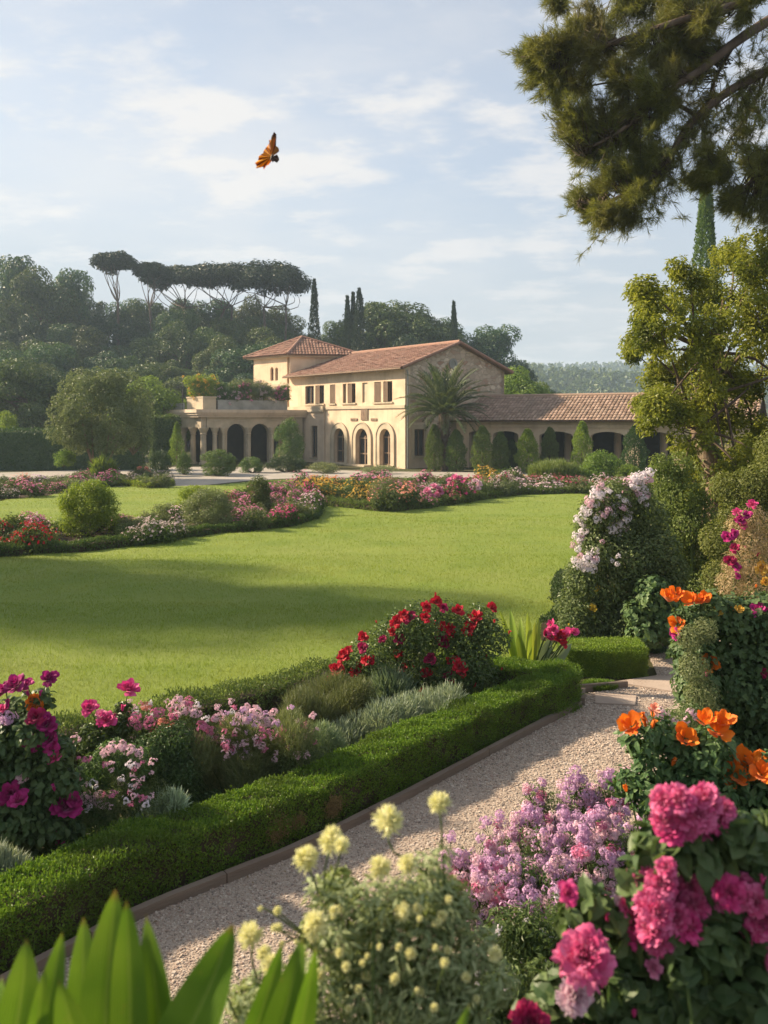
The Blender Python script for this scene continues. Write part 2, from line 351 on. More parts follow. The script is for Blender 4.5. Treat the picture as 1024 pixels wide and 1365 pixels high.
def rubble():
    m = mat('rubble'); t = NT(m); o = t.n('ShaderNodeTexCoord').outputs['Object']
    w = t.n('ShaderNodeMapping', ins={0: o, 3: (1, 1, 1.5)}).outputs[0]
    wv = t.n('ShaderNodeMix', data_type='RGBA', ins={0: .12, 6: w, 7: t.n('ShaderNodeTexNoise', ins={'Vector': o, 'Scale': 2.5}).outputs['Color']}).outputs[2]
    v = t.n('ShaderNodeTexVoronoi', ins={'Vector': wv, 'Scale': 3.1}); e = t.n('ShaderNodeTexVoronoi', feature='DISTANCE_TO_EDGE', ins={'Vector': wv, 'Scale': 3.1})
    rr = t.n('ShaderNodeSeparateColor', ins={0: v.outputs['Color']})
    c = t.mix(rr.outputs[0], (.42, .33, .24, 1), (.68, .56, .43, 1)); c = t.mix(t.rng(rr.outputs[1], .6, 1, 0, .8), c, (.36, .20, .13, 1))
    c = t.mix(t.rng(t.noise(o, .8), .45, .7, 0, .6), c, (.42, .33, .25, 1))
    k = t.rng(e.outputs['Distance'], 0.01, .07); c = t.mix(k, (.40, .33, .25, 1), c)
    bp = t.n('ShaderNodeBump', ins={'Strength': .7, 'Distance': .06, 'Height': t.math('ADD', k, t.math('MULTIPLY', t.noise(o, 16), .6))})
    b = t.n('ShaderNodeBsdfPrincipled', ins={'Base Color': c, 'Roughness': .9, 'Normal': bp.outputs[0], 'Specular IOR Level': .2})
    t.n('ShaderNodeOutputMaterial', ins={0: b.outputs[0]}); return m
M['rubble'] = rubble()
def tilemat(name, a, b_, c3):
    m = mat(name); t = NT(m); g = t.n('ShaderNodeNewGeometry'); o = t.n('ShaderNodeTexCoord').outputs['Object']
    c = t.mix(g.outputs['Random Per Island'], c4(a), c4(b_)); c = t.mix(t.rng(t.noise(o, .9, 6), .45, .7, 0, .75), c, c4(c3))
    c = t.mix(t.rng(t.noise(o, 6, 3), .55, .75, 0, .5), c, (.20, .19, .12, 1))
    b = t.n('ShaderNodeBsdfPrincipled', ins={'Base Color': c, 'Roughness': .85, 'Specular IOR Level': .2,
            'Normal': t.n('ShaderNodeBump', ins={'Strength': .4, 'Distance': .01, 'Height': t.noise(o, 40)}).outputs[0]})
    t.n('ShaderNodeOutputMaterial', ins={0: b.outputs[0]}); return m
M['tile'] = tilemat('tile', (.24, .125, .09), (.38, .225, .165), (.25, .16, .12))
M['tileold'] = tilemat('tileold', (.25, .165, .12), (.44, .31, .235), (.27, .20, .15))
def gravelmat(name, cols):
    m = mat(name); t = NT(m); g = t.n('ShaderNodeNewGeometry'); o = t.n('ShaderNodeTexCoord').outputs['Object']
    rp = t.n('ShaderNodeValToRGB', ins={0: g.outputs['Random Per Island']}); cr = rp.color_ramp; cr.interpolation = 'CONSTANT'
    for i, c in enumerate(cols):
        e = cr.elements[i] if i < 2 else cr.elements.new(i / len(cols)); e.position = i / len(cols); e.color = c4(c)
    b = t.n('ShaderNodeBsdfPrincipled', ins={'Base Color': rp.outputs[0], 'Roughness': .85, 'Specular IOR Level': .3})
    t.n('ShaderNodeOutputMaterial', ins={0: b.outputs[0]}); return m
M['pebble'] = gravelmat('pebble', [(.38, .31, .25), (.47, .39, .32), (.27, .215, .175), (.42, .335, .265), (.52, .44, .37), (.34, .25, .20), (.41, .355, .30), (.23, .19, .16)])
M['path'] = surf('path', (.30, .24, .195), (.41, .34, .275), 70, .95, .8, 90, c3=(.42, .33, .26), s3=1.2, bdist=.01)
def bladeleaf():
    m = mat('strap_leaf'); t = NT(m); a = t.n('ShaderNodeAttribute', attribute_name='across').outputs['Fac']; o = t.n('ShaderNodeTexCoord').outputs['Object']
    ribs = t.math('SINE', t.math('MULTIPLY', a, 46.0)); mid = t.rng(t.math('ABSOLUTE', a), 0.0, .09, 1, 0)
    c = t.mix(t.rng(t.noise(o, 9, 3), .35, .65), (.09, .19, .018, 1), (.15, .265, .03, 1)); c = t.mix(t.rng(ribs, .2, 1, 0, .35), c, (.07, .14, .015, 1)); c = t.mix(t.math('MULTIPLY', mid, .6), c, (.26, .35, .08, 1))
    c = t.mix(t.rng(t.noise(o, 60, 5, .7), .62, .72, 0, .7), c, (.22, .20, .05, 1)); al = t.n('ShaderNodeAttribute', attribute_name='along').outputs['Fac']
    c = t.mix(t.rng(t.math('ADD', al, t.math('MULTIPLY', t.noise(o, 22, 4), .10)), 1.0, 1.06), c, (.20, .11, .04, 1)); c = t.mix(t.rng(t.noise(o, 4, 2), .5, .7, 0, .5), c, (.22, .30, .045, 1))
    bp = t.n('ShaderNodeBump', ins={'Strength': .35, 'Distance': .002, 'Height': t.math('ADD', ribs, t.math('MULTIPLY', mid, -3.0))})
    b = t.n('ShaderNodeBsdfPrincipled', ins={'Base Color': c, 'Roughness': t.rng(t.noise(o, 30, 4), .3, .7, .42, .68), 'Specular IOR Level': .3, 'Normal': bp.outputs[0]})
    tl = t.n('ShaderNodeBsdfTranslucent', ins={'Color': t.mix(1.0, c, (1, 1, .5, 1), 'MULTIPLY')})
    t.n('ShaderNodeOutputMaterial', ins={0: t.n('ShaderNodeMixShader', ins={0: .4, 1: b.outputs[0], 2: tl.outputs[0]}).outputs[0]}); return m
M['strap'] = bladeleaf()
# ================================================================== setting
def ground_sheet():
    xs = np.unique(np.concatenate([np.linspace(-950, -120, 12), np.linspace(-120, 120, 61), np.linspace(120, 950, 12)]))
    ys = np.unique(np.concatenate([np.linspace(-45, -2, 6), np.linspace(-2, 6, 41), np.linspace(6, 70, 20), np.linspace(70, 150, 33), np.linspace(150, 1150, 12)]))
    X, Y = np.meshgrid(xs, ys); V = np.stack([X, Y, hgt(X, Y)], -1).reshape(-1, 3)
    w = len(xs); i, j = np.meshgrid(np.arange(len(ys) - 1), np.arange(w - 1), indexing='ij'); a = (i * w + j).ravel()
    return V, np.stack([a, a + 1, a + w + 1, a + w], 1)
tag(obj('ground', [ground_sheet()], M['ground'], smooth=True), kind='structure')

LAWN = smoothpoly([(-9, 5.5), (-4.2, 6.7), (-1.84, 8.05), (-.5, 9.3), (1.0, 9.95), (2.1, 11.0), (2.7, 12.4), (3.2, 14.6), (4.8, 18), (8.4, 25), (12, 32), (16, 40), (14, 43.2), (4, 43.4), (-4, 43.5), (-8.6, 38.8), (-14, 38.6), (-30, 41), (-42, 40), (-40, 12), (-20, 5)], 5)
def lz(x, y): return .010 + .020 * (1 + np.sin(x * 2.1 + 1.3 * np.sin(y * 1.7)) * np.sin(y * 3.6 + .8 * np.sin(x * 1.1))) + .016 * (1 + np.sin(y * 1.3 + .35 * x + np.sin(x * .7)))
def lawnmesh():
    xs = np.concatenate([np.arange(-42, -14, .8), np.arange(-14, 16.4, .22)]); ys = np.concatenate([np.arange(5, 26, .16), np.arange(26, 44, .35)]); X, Y = np.meshgrid(xs, ys)
    V = np.stack([X, Y, lz(X, Y)], -1).reshape(-1, 3); w = len(xs); i, j = np.meshgrid(np.arange(len(ys) - 1), np.arange(w - 1), indexing='ij'); a = (i * w + j).ravel()
    F = np.stack([a, a + 1, a + w + 1, a + w], 1); c = V[F].mean(1); ok = inside(c, LAWN)
    for b in (BED1, BED2, BED3, DRIVE): ok &= ~inside(c, b)
    F = F[ok]; u, inv = np.unique(F, return_inverse=True); return V[u], inv.reshape(F.shape)
BED1 = smoothpoly([G(-120, 757), G(0, 745), G(110, 738), G(200, 728), G(280, 716), G(345, 710), G(400, 700), G(424, 689), G(414, 674), G(372, 664), G(330, 668), G(262, 686), G(200, 697), G(100, 708), G(0, 714), G(-120, 720)], 5)
BED2 = smoothpoly([G(398, 668), G(440, 674), G(490, 680), G(532, 683), G(585, 677), G(640, 668), G(700, 661), G(760, 660), G(850, 662), G(960, 664), G(960, 655), G(850, 651), G(760, 649), G(680, 649), G(560, 653), G(480, 655), G(410, 656)], 5)
BED3 = smoothpoly([G(-60, 651), G(30, 652), G(110, 642), G(170, 640), G(215, 643), G(228, 649), G(205, 652), G(170, 646), G(120, 655), G(40, 664), G(-80, 672)], 5)
for b in (BED1, BED2, BED3): tag(obj('bed_soil', [sheet(b, .045)], M['soil']), kind='structure')
DRIVE = smoothpoly([(-30, 44), (-17, 40.2), (-11.5, 38.6), (-8.6, 39.2), (-6.3, 43), (-3, 44.6), (4, 44.6), (9, 45), (9, 48.6), (1, 50), (-4, 52), (-9, 55), (-14, 54.5), (-22, 49), (-30, 47.6)], 5)
tag(obj('driveway', [sheet(DRIVE, .016)], M['asphalt']), kind='structure')
BOARDL = [np.array(p) for p in ((-3.2, 2.75, 0), (-2.45, 3.9, 0), (-1.80, 4.745, 0), (-1.41, 5.21, 0), (-.57, 5.95, 0), (.165, 6.76, 0), (1.10, 7.86, 0), (2.06, 8.98, 0))]
PATH = [tuple(p[:2]) for p in BOARDL] + [(2.18, 9.40), (2.9, 9.75), (3.2, 10.1), (3.35, 10.9), (3.5, 12.2), (4.6, 12.4), (4.7, 11), (4.2, 9.4), (3.2, 8.0), (2.1, 6.7), (1.2, 5.5), (.5, 4.7), (-.3, 3.8)]
PATH = [q for q in PATH if q[1] > 3.7]
tag(obj('path', [sheet(PATH, .014)], M['path']), kind='structure')
r = np.random.default_rng(5)
def pebbles(n):
    y = 3.5 + 7.5 * r.random(n * 4) ** 1.5; x = -3 + 7.6 * r.random(n * 4); p = np.stack([x, y], 1); p = p[inside(p, PATH)][:n]; n = len(p)
    s = np.clip(.0043 * np.exp(r.normal(0, .38, n)), .0026, .013) * (1 + .25 * (p[:, 1] > 7)); a = r.random((n, 5)) * .5 + np.arange(5)[None] / 5 * 2 * np.pi
    rad = s[:, None] * r.uniform(.75, 1.25, (n, 5)); st = r.uniform(.7, 1.4, n)
    base = np.stack([np.cos(a) * rad * st[:, None], np.sin(a) * rad, np.full((n, 5), -.002)], -1)
    mid = np.stack([np.cos(a + .5) * rad * .8 * st[:, None], np.sin(a + .5) * rad * .8, s[:, None] * r.uniform(.5, .9, (n, 5))], -1)
    th = r.random(n) * 6.28; c, sn = np.cos(th), np.sin(th)
    V = np.concatenate([base, mid], 1); V = np.stack([V[..., 0] * c[:, None] - V[..., 1] * sn[:, None], V[..., 0] * sn[:, None] + V[..., 1] * c[:, None], V[..., 2]], -1)
    V[..., 0] += p[:, 0:1]; V[..., 1] += p[:, 1:2]; V[..., 2] += hgt(p[:, 0], p[:, 1])[:, None] + .014
    f = []
    for i in range(5):
        j = (i + 1) % 5; f += [[i, j, 5 + i], [j, 5 + j, 5 + i]]
    f += [[5, 6, 7], [5, 7, 8], [5, 8, 9]]; f = np.array(f)
    return V.reshape(-1, 3), (np.arange(n)[:, None, None] * 10 + f[None]).reshape(-1, 3)
tag(obj('gravel', [pebbles(120000)], M['pebble']), kind='stuff')
for k, pl in enumerate(([(2.22, 9.06), (2.62, 9.0), (2.72, 9.30), (2.30, 9.40)], [(2.80, 8.72), (3.15, 8.3), (3.95, 9.2), (3.32, 9.22)], [(2.62, 9.80), (3.35, 9.32), (3.6, 9.9), (3.2, 10.05)])):
    pl = [np.array(q) for q in pl]; n = len(pl); V = np.array([[q[0], q[1], z] for z in (.0, .032) for q in pl])
    tag(obj('paving_slab', [(V, [list(range(n, 2 * n))] + [[i, (i + 1) % n, (i + 1) % n + n, i + n] for i in range(n)])], M['flag']),
        ('worn pinkish paving slab let into the gravel at the hedge corner', 'pale paving slab at the edge of the path beside the dark orange rose bush', 'beige paving slab on the path beside the clipped box block')[k], 'paving slab')

tag(obj('lawn', [sheet(LAWN, .006), lawnmesh()], M['lawn'], smooth=True), kind='structure')
# lawn grass: single blades near the camera, wider tufts farther off
def grass():
    pts = []
    for d0, d1, dens in ((6.2, 10.5, 2100), (10.5, 14, 1350), (14, 19, 700), (19, 27, 330), (27, 44, 120)):
        x0, x1 = -.47 * d1 - .4, .36 * d1
        n = int((x1 - x0) * (d1 - d0) * dens); pts.append(np.stack([r.uniform(x0, x1, n), r.uniform(d0, d1, n)], 1))
    p = np.concatenate(pts); p = p[inside(p, LAWN) & (np.abs(p[:, 0] + .04 * p[:, 1]) < .5 * p[:, 1])]
    for b in (BED1, BED2, BED3, DRIVE): p = p[~inside(p, b)]
    n = len(p); d = p[:, 1]; lum = .5 + .5 * np.sin(p[:, 0] * .5 + 1.7 * np.sin(p[:, 1] * .6)) * np.sin(p[:, 1] * 1.1 + p[:, 0] * .25)
    L = r.uniform(.022, .05, n) * (1 + .35 * lum); W = np.maximum(.0038, .00042 * d) * r.uniform(.8, 1.3, n)
    D = np.stack([r.normal(0, .45, n), r.normal(0, .45, n), np.ones(n)], 1)
    return leaves(np.column_stack([p, lz(p[:, 0], p[:, 1]) - .002]), D, runit(r, n), L, W, BLADE)
tag(obj('grass', [grass()], M['grass_leaf']), kind='stuff')

# hills far off, wooded
def ridge(y0, dep, prof, x0=-700, x1=700, n=90):
    xs = np.linspace(x0, x1, n); h = np.array([prof(x) for x in xs]); rows = []
    for k, t in enumerate(np.linspace(0, 1, 7)):
        e = math.sin(t * math.pi / 2); rows.append(np.stack([xs, np.full(n, y0 + dep * t), h * e - 1 + 1.6 * np.sin(xs * .05 + k * 2)], 1))
    V = np.concatenate(rows); i, j = np.meshgrid(np.arange(6), np.arange(n - 1), indexing='ij'); a = (i * n + j).ravel()
    return V, np.stack([a, a + 1, a + n + 1, a + n], 1)
pf1 = lambda x: 24 + 4 * math.sin(x * .018 + 1) + 2.5 * math.sin(x * .05) - max(0, (x - 130) * .012)
pf2 = lambda x: 52 + 5 * math.sin(x * .009 + 2.2) + 2 * math.sin(x * .031)
H1 = ridge(330, 110, pf1); H2 = ridge(640, 200, pf2)
M['hill'] = surf('hill', (.035, .055, .022), (.065, .09, .03), .05, .95, .3, .4, c3=(.10, .115, .04), s3=.012)
tag(obj('hills', [H1, H2], M['hill'], smooth=True), kind='structure')
def farwood():
    out = []
    for (V, F), n, s in ((H1, 5200, 3.2), (H2, 5200, 5.2)):
        q = V[F]; k = r.integers(0, len(F), n); a, b = r.random((2, n, 1)); p = q[k, 0] * (1 - a) * (1 - b) + q[k, 1] * a * (1 - b) + q[k, 2] * a * b + q[k, 3] * (1 - a) * b
        ok = (p[:, 0] > .02 * p[:, 1]) & (p[:, 0] < .62 * p[:, 1]); p = p[ok]; n = len(p); sc = s * r.uniform(.5, 1.2, n)
        m = 16; c = np.repeat(p + np.array([0, 0, .6]) * sc[:, None], m, 0); S_ = np.repeat(sc, m); u = runit(r, n * m); u[:, 2] = np.abs(u[:, 2])
        out.append(leaves(c + u * S_[:, None] * np.array([.9, .9, 1.0]), runit(r, n * m), nrm(u + .5 * r.normal(size=u.shape)), S_ * .75, S_ * .6))
    return out
tag(obj('far_woodland', farwood(), M['wood_b']), kind='stuff')

# ================================================================== villa
C0 = np.array([1.3, 53.0]); E1 = np.array([.6, -.8]); E2 = np.array([.8, .6])
villa = thing('villa', 'cream stucco villa with a terracotta roof, low tower, arched ground floor and loggia', 'villa', (C0[0], C0[1], 0), math.atan2(-.8, .6))
def vp(name, parts, m, parent=None, smooth=False): return obj(name, parts, M[m] if isinstance(m, str) else m, parent or villa, True, smooth)
def fx(px): k = (px - 512) / FPX; return (53 * k - 1.3) / (.6 + .8 * k)
def gt(px): k = (px - 512) / FPX; return (53 * k - 1.3) / (.8 - .6 * k)
arches = [(fx(446), fx(460)), (fx(475), fx(491)), (fx(507), fx(521.5))]
low = [(a, b, 0.0 if i == 1 else .12, 2.45, 1.0) for i, (a, b) in enumerate(arches)]
lowb = [(fx(416.5), fx(425), .35, 2.6, 0)]
wins = [(fx(407), fx(418.5)), (fx(420.5), fx(432)), (fx(440), fx(447)), (fx(457), fx(461.5)), (fx(463.5), fx(474)), (fx(483), fx(490)), (fx(499), fx(508)), (fx(511), fx(523))]
up = [(a, b, 4.15, 5.45, 0) for a, b in wins]
XL = -13.9
vp('wall', panel(C0, E1, E2, fx(434), 0, 0, 3.75, .4, low) + panel(C0, E1, E2, XL, 0, 3.75, 6.3, .4, up), 'stucco')
vp('side_wall', panel(C0 - .12 * E2, E1, E2, XL, fx(434) - .02, 0, 3.6, .45, lowb), 'stuccopale')
rear = [prism(C0, E1, E2, [(XL, 0), (0, 0), (0, 6.3), (XL, 6.3)], 8.1, 8.5), prism(C0, E2, E1, [(.4, 0), (8.1, 0), (8.1, 6.3), (4.25, 7.9), (.4, 6.4)], XL, XL + .4)]
vp('rear_wall', rear, 'stucco')
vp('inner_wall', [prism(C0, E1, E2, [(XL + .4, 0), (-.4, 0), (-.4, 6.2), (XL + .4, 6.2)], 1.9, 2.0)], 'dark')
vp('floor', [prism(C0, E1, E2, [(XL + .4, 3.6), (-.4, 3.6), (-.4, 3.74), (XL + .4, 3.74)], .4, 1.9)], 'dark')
bands = [prism(C0, E1, E2, [(fx(434), 3.74), (.05, 3.74), (.05, 3.93), (fx(434), 3.93)], -.09, .05),
         prism(C0, E1, E2, [(XL - .1, 3.58), (fx(434) - .02, 3.58), (fx(434) - .02, 3.98), (XL - .1, 3.98)], -.24, .06),
         prism(C0, E1, E2, [(XL, 6.12), (.03, 6.12), (.03, 6.31), (XL, 6.31)], -.10, .05)]
vp('string_course', bands, 'limestone')
vp('panel_relief', [prism(C0, E1, E2, [(fx(482), 3.0), (fx(491), 3.0), (fx(491), 3.72), (fx(482), 3.72)], -.06, .03), prism(C0, E1, E2, [(fx(468), 2.95), (fx(477), 2.95), (fx(477), 3.12), (fx(468), 3.12)], -.05, .03), prism(C0, E1, E2, [(fx(495), 2.95), (fx(503), 2.95), (fx(503), 3.12), (fx(495), 3.12)], -.05, .03)], M['barkpale'])
def ring(a, b, zb, zt, w, y0, y1):
    k = 16; zs = zt - (b - a) / 2; pi = [(a, zb)] + arc(a, b, zs, k) + [(b, zb)]; po = [(a - w, zb)] + arc(a - w, b + w, zs, k) + [(b + w, zb)]
    return [prism(C0, E1, E2, [po[i], po[i + 1], pi[i + 1], pi[i]], y0, y1) for i in range(len(pi) - 1)]
for i, (a, b) in enumerate(arches):
    zb, zt = low[i][2], low[i][3]
    sr = vp('arch_surround', ring(a, b, zb, zt, .34, -.07, .02) + ring(a - .34, b + .34, zb, zt + .34, .08, -.11, .02), 'limestone')
    dz = zt - (b - a) / 2
    leaf = vp('arched_door', [prism(C0, E1, E2, [(a, zb), (b, zb)] + arc(a, b, dz, 14)[::-1], .30, .36)], 'glass')
    c = (a + b) / 2; bars = [(a, a + .07), (c - .05, c + .05), (b - .07, b)]
    vp('door_frame', [prism(C0, E1, E2, [(p, zb), (q, zb), (q, dz + .2), (p, dz + .2)], .24, .29) for p, q in bars] + [prism(C0, E1, E2, [(a, z), (b, z), (b, z + .08), (a, z + .08)], .235, .285) for z in (zb + .02, zb + .75, dz)], 'woodshutter', leaf)
    if i != 1: vp('door_sill', [prism(C0, E1, E2, [(a - .3, 0), (b + .3, 0), (b + .3, .12), (a - .3, .12)], -.16, .05)], 'limestone', sr)
def window(o, u, nin, a, b, z0, z1, closed=0.0, parent=None):
    pr = lambda poly, y0, y1: prism(o, u, nin, poly, y0, y1); R4 = lambda p, q, s, t: [(p, s), (q, s), (q, t), (p, t)]
    f = vp('window', [pr(R4(a, a + .07, z0, z1), .12, .19), pr(R4(b - .07, b, z0, z1), .12, .19), pr(R4(a + .07, b - .07, z0, z0 + .07), .12, .19), pr(R4(a + .07, b - .07, z1 - .07, z1), .12, .19),
              pr(R4((a + b) / 2 - .03, (a + b) / 2 + .03, z0 + .07, z1 - .07), .125, .185)], 'woodshutter')
    vp('glass_pane', [pr(R4(a + .05, b - .05, z0 + .05, z1 - .05), .20, .22)], 'glass', f)
    vp('sill', [pr(R4(a - .1, b + .1, z0 - .1, z0), -.09, .11)], 'limestone', f)
    if closed > 0:
        w = (b - a) * closed
        n = int((z1 - z0 - .06) / .075); sl = [pr(R4(a + .05, a + w - .05, z0 + .05 + i * .075, z0 + .10 + i * .075), -.005, .05) for i in range(n)]
        vp('shutter', [pr(R4(a, a + .05, z0 + .01, z1 - .01), -.012, .055), pr(R4(a + w - .05, a + w, z0 + .01, z1 - .01), -.012, .055)] + sl + [pr(R4(a + .05, a + w - .05, z0 + .03, z1 - .03), .06, .08)], 'woodshutter', f)
    return f
for i, (a, b) in enumerate(wins):
    if i == 5: vp('blind_window', [prism(C0, E1, E2, [(a, 4.15), (b, 4.15), (b, 5.45), (a, 5.45)], .10, .16)], 'limestone')
    else: window(C0, E1, E2, a, b, 4.15, 5.45, {1: .5, 2: 1.0, 4: .55, 6: 1.0, 7: .5}.get(i, 0))
a, b = lowb[0][:2]; window(C0 - .12 * E2, E1, E2, a, b, .35, 2.6)
# stone gable end
gw = (gt(552), gt(567))
vp('gable_base', panel(C0, E2, -E1, .4, 8.5, 0, 2.85, .4, [(gw[0], gw[1], .75, 2.45, 0)]), 'stuccopale')
occ = (gt(604), 6.62); circ = lambda rr, k=20: [(occ[0] + rr * math.cos(2 * math.pi * i / k), occ[1] + rr * math.sin(2 * math.pi * i / k)) for i in range(k)]
vp('gable_wall', [prism(C0, E2, -E1, [(.4, 2.85), (8.5, 2.85), (8.5, 6.3), (4.25, 7.86), (.4, 6.42)], 0, .4)], 'rubble')
vp('gable_oculus', [prism(C0, E2, -E1, [circ(.34)[i], circ(.34)[(i + 1) % 20], circ(.2)[(i + 1) % 20], circ(.2)[i]], -.06, .04) for i in range(20)] + [prism(C0, E2, -E1, circ(.2), -.012, .03)], 'stonegrey')
window(C0, E2, -E1, gw[0], gw[1], .75, 2.45)
R4 = lambda p, q, s, t: [(p, s), (q, s), (q, t), (p, t)]
vp('window_surround', [prism(C0, E2, -E1, q, -.05, .03) for q in (R4(gw[0] - .2, gw[0], .6, 2.45), R4(gw[1], gw[1] + .2, .6, 2.45), R4(gw[0] - .25, gw[1] + .25, 2.45, 2.7))], 'limestone')
p = lambda s, z: np.array([C0[0] + E2[0] * s + E1[0] * .10, C0[1] + E2[1] * s + E1[1] * .10, z])
vp('downpipe', [tube([p(.12, 0.02), p(.12, 5.9), p(.05, 6.1)], .05, 8)], 'stonegrey', smooth=True)
# roofs
def roof(poly, rows=.36, cols=.23, amp=.055):
    """barrel tiles on a plane; the first edge of poly is the eave"""
    q = np.array(poly, float); o = q[0]; u = nrm(q[1] - q[0]); w = nrm(np.cross(u, q[-1] - q[0])); v = np.cross(w, u)
    p2 = np.stack([(q - o) @ u, (q - o) @ v], 1); rr = np.random.default_rng(int(abs(o[0] * 97 + o[1] * 31)) % 9999)
    A, B = np.meshgrid(np.arange(p2[:, 0].min(), p2[:, 0].max(), cols), np.arange(p2[:, 1].min(), p2[:, 1].max(), rows)); c = np.stack([A.ravel() + cols / 2, B.ravel() + rows / 2], 1)
    c = c[inside(c, p2)]; n = len(c); k = 5; ph = np.linspace(0, np.pi, k); hw = cols * .5
    sx = np.cos(ph) * hw; sz = np.sin(ph) * amp
    j = rr.normal(0, .006, (n, 3)); V = np.zeros((n, 2, k, 3))
    for e, (dv, lift) in enumerate(((-rows * .56, .045), (rows * .5, .012))):
        a = c[:, 0, None] + sx[None] * (1.0 if e == 0 else .86) + j[:, 0, None]; bb = c[:, 1, None] + dv + j[:, 1, None]; zz_ = sz[None] + lift + j[:, 2, None]
        V[:, e] = o + a[..., None] * u + np.broadcast_to(bb[..., None], a.shape + (1,)) * v + zz_[..., None] * w
    f = np.array([[i, i + 1, k + i + 1, k + i] for i in range(k - 1)]); F = (np.arange(n)[:, None, None] * 2 * k + f[None]).reshape(-1, 4)
    th = .09; dk = np.concatenate([q, q - w * th]); m = len(q)
    deck = (dk, [list(range(m)), list(range(2 * m - 1, m - 1, -1))] + [[i, i + m, (i + 1) % m + m, (i + 1) % m] for i in range(m)])
    return (V.reshape(-1, 3), F), deck
def roofs(name, polys, m, parent, deckmat='woodshutter'):
    t, d = zip(*[roof(q) for q in polys]); o = obj(name, list(t), M[m], parent, True); obj('roof_deck', list(d), M[deckmat], o, True); return o
L3 = lambda s, y, z: np.array([*(C0 + E1 * s + E2 * y), z])
sl = 1.6 / 4.25
ev = 6.36 - .5 * sl
mr = roofs('roof', [[L3(XL - .1, -.5, ev), L3(.3, -.5, ev), L3(.3, 4.25, 7.98), L3(XL - .1, 4.25, 7.98)], [L3(.3, 9.0, ev), L3(XL - .1, 9.0, ev), L3(XL - .1, 4.25, 7.98), L3(.3, 4.25, 7.98)]], 'tile', villa)
obj('ridge_cap', [tube([L3(XL, 4.25, 8.03), L3(.32, 4.25, 8.03)], .13, 8)], M['tile'], mr, True)
obj('verge_board', [tube([L3(.32, -.5, ev + .05), L3(.32, 4.25, 8.0), L3(.32, 9.0, ev + .05)], .10, 6)], M['tile'], mr, True)
obj('gutter', [tube([L3(XL, -.56, ev - .02), L3(.3, -.56, ev - .02)], .07, 8)], M['woodshutter'], mr, True)
# tower
TB = np.array([-7.0, 64.2]); TU = np.array([.98, .2]); TL = np.array([-.7, .714]); TC = TB + TU * 4.7; TA = TB + TL * 4.56; TD = TA + TU * 4.7
nb = np.array([-.2, .98]); na = np.array([.714, .7])
vp('tower_wall', panel(TB, TU, nb, 0, 4.7, 0, 7.85, .35, [(1.95, 2.65, 6.15, 7.2, 1.0)]) + panel(TA, -TL, na, 0, 4.21, 0, 7.85, .35, [(.35, .8, 4.6, 6.0, 1.0), (2.15, 2.55, 6.0, 7.05, 1.0), (2.75, 3.1, 6.0, 7.0, 1.0)]), 'stucco')
vp('tower_rear_wall', [prism(TA, TU, nb, R4(.36, 4.34, 0, 7.85), -.35, 0), prism(TC, TL, -na, R4(.36, 4.5, 0, 7.85), 0, .35)], 'stucco')
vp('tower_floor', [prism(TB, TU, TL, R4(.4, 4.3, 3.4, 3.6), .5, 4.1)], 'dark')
vp('tower_band', [prism(TB, TU, nb, R4(-.05, 4.7, 5.55, 5.72), -.07, .04), prism(TA, -TL, na, R4(0, 4.5, 5.55, 5.72), -.07, .04)], 'limestone')
for (o, u, n_, a, b, z0, z1) in ((TB, TU, nb, 1.95, 2.65, 6.15, 6.85), (TA, -TL, na, 2.15, 2.55, 6.0, 6.85), (TA, -TL, na, 2.75, 3.1, 6.0, 6.83), (TA, -TL, na, .35, .8, 4.6, 5.78)):
    f = vp('window', [prism(o, u, n_, R4(a, a + .05, z0, z1), .14, .2), prism(o, u, n_, R4(b - .05, b, z0, z1), .14, .2), prism(o, u, n_, R4(a + .05, b - .05, z0, z0 + .06), .14, .2)], 'woodshutter')
    vp('glass_pane', [prism(o, u, n_, [(a, z0), (b, z0)] + arc(a, b, z1, 10)[::-1], .22, .24)], 'glass', f)
ctr = (TA + TB + TC + TD) / 4; ex = lambda q: np.array([*(ctr + (q - ctr) * 1.22), 7.86]); ap = np.array([*ctr, 9.35])
tA, tB, tC, tD = map(ex, (TA, TB, TC, TD))
tr = roofs('tower_roof', [[tA, tB, ap], [tB, tC, ap], [tC, tD, ap], [tD, tA, ap]], 'tile', villa)
obj('hip_cap', [tube([q + np.array([0, 0, .06]), ap + np.array([0, 0, .07])], .10, 8) for q in (tA, tB, tC, tD)], M['tile'], tr, True)
cor = [np.array([*(ctr + (np.array(q) - ctr) * 1.15), 7.70]) for q in (TA, TB, TC, TD)]; top = [np.array([q[0], q[1], 7.84]) for q in cor]
vp('tower_cornice', [(np.array(cor + top), [[3, 2, 1, 0], [4, 5, 6, 7]] + [[i, (i + 1) % 4, (i + 1) % 4 + 4, i + 4] for i in range(4)])], 'limestone')
# loggia with flat roof terrace
LA = np.array([-12.3, 58.0]); LR = np.array([-5.75, 62.1]); LU = nrm(LR - LA); LN = np.array([-LU[1], LU[0]]); LS = np.array([-.7, .714]); LSN = np.array([.714, .7]); Lb = LA + LS * 3.9
fr = [(.75, 1.35, 0, 2.65, 0), (1.85, 3.25, 0, 2.75, 1.0), (3.6, 5.0, 0, 2.75, 1.0), (5.35, 6.75, 0, 2.75, 1.0)]
sd = [(.15, 1.55, 0, 2.75, 1.0), (1.95, 3.35, 0, 2.75, 1.0)]
vp('loggia_wall', panel(LA, LU, LN, 1.62, 7.6, 0, 3.2, .42, fr[1:]) + [prism(LA, LU, LN, R4(.42, 1.62, 2.5, 3.2), 0, .42), prism(Lb, -LS, LSN, R4(0, 3.9, 2.5, 3.2), 0, .42), prism(LA, LU, LN, R4(1.62, 1.80, 0, 3.2), .43, 1.0)], 'limestone')
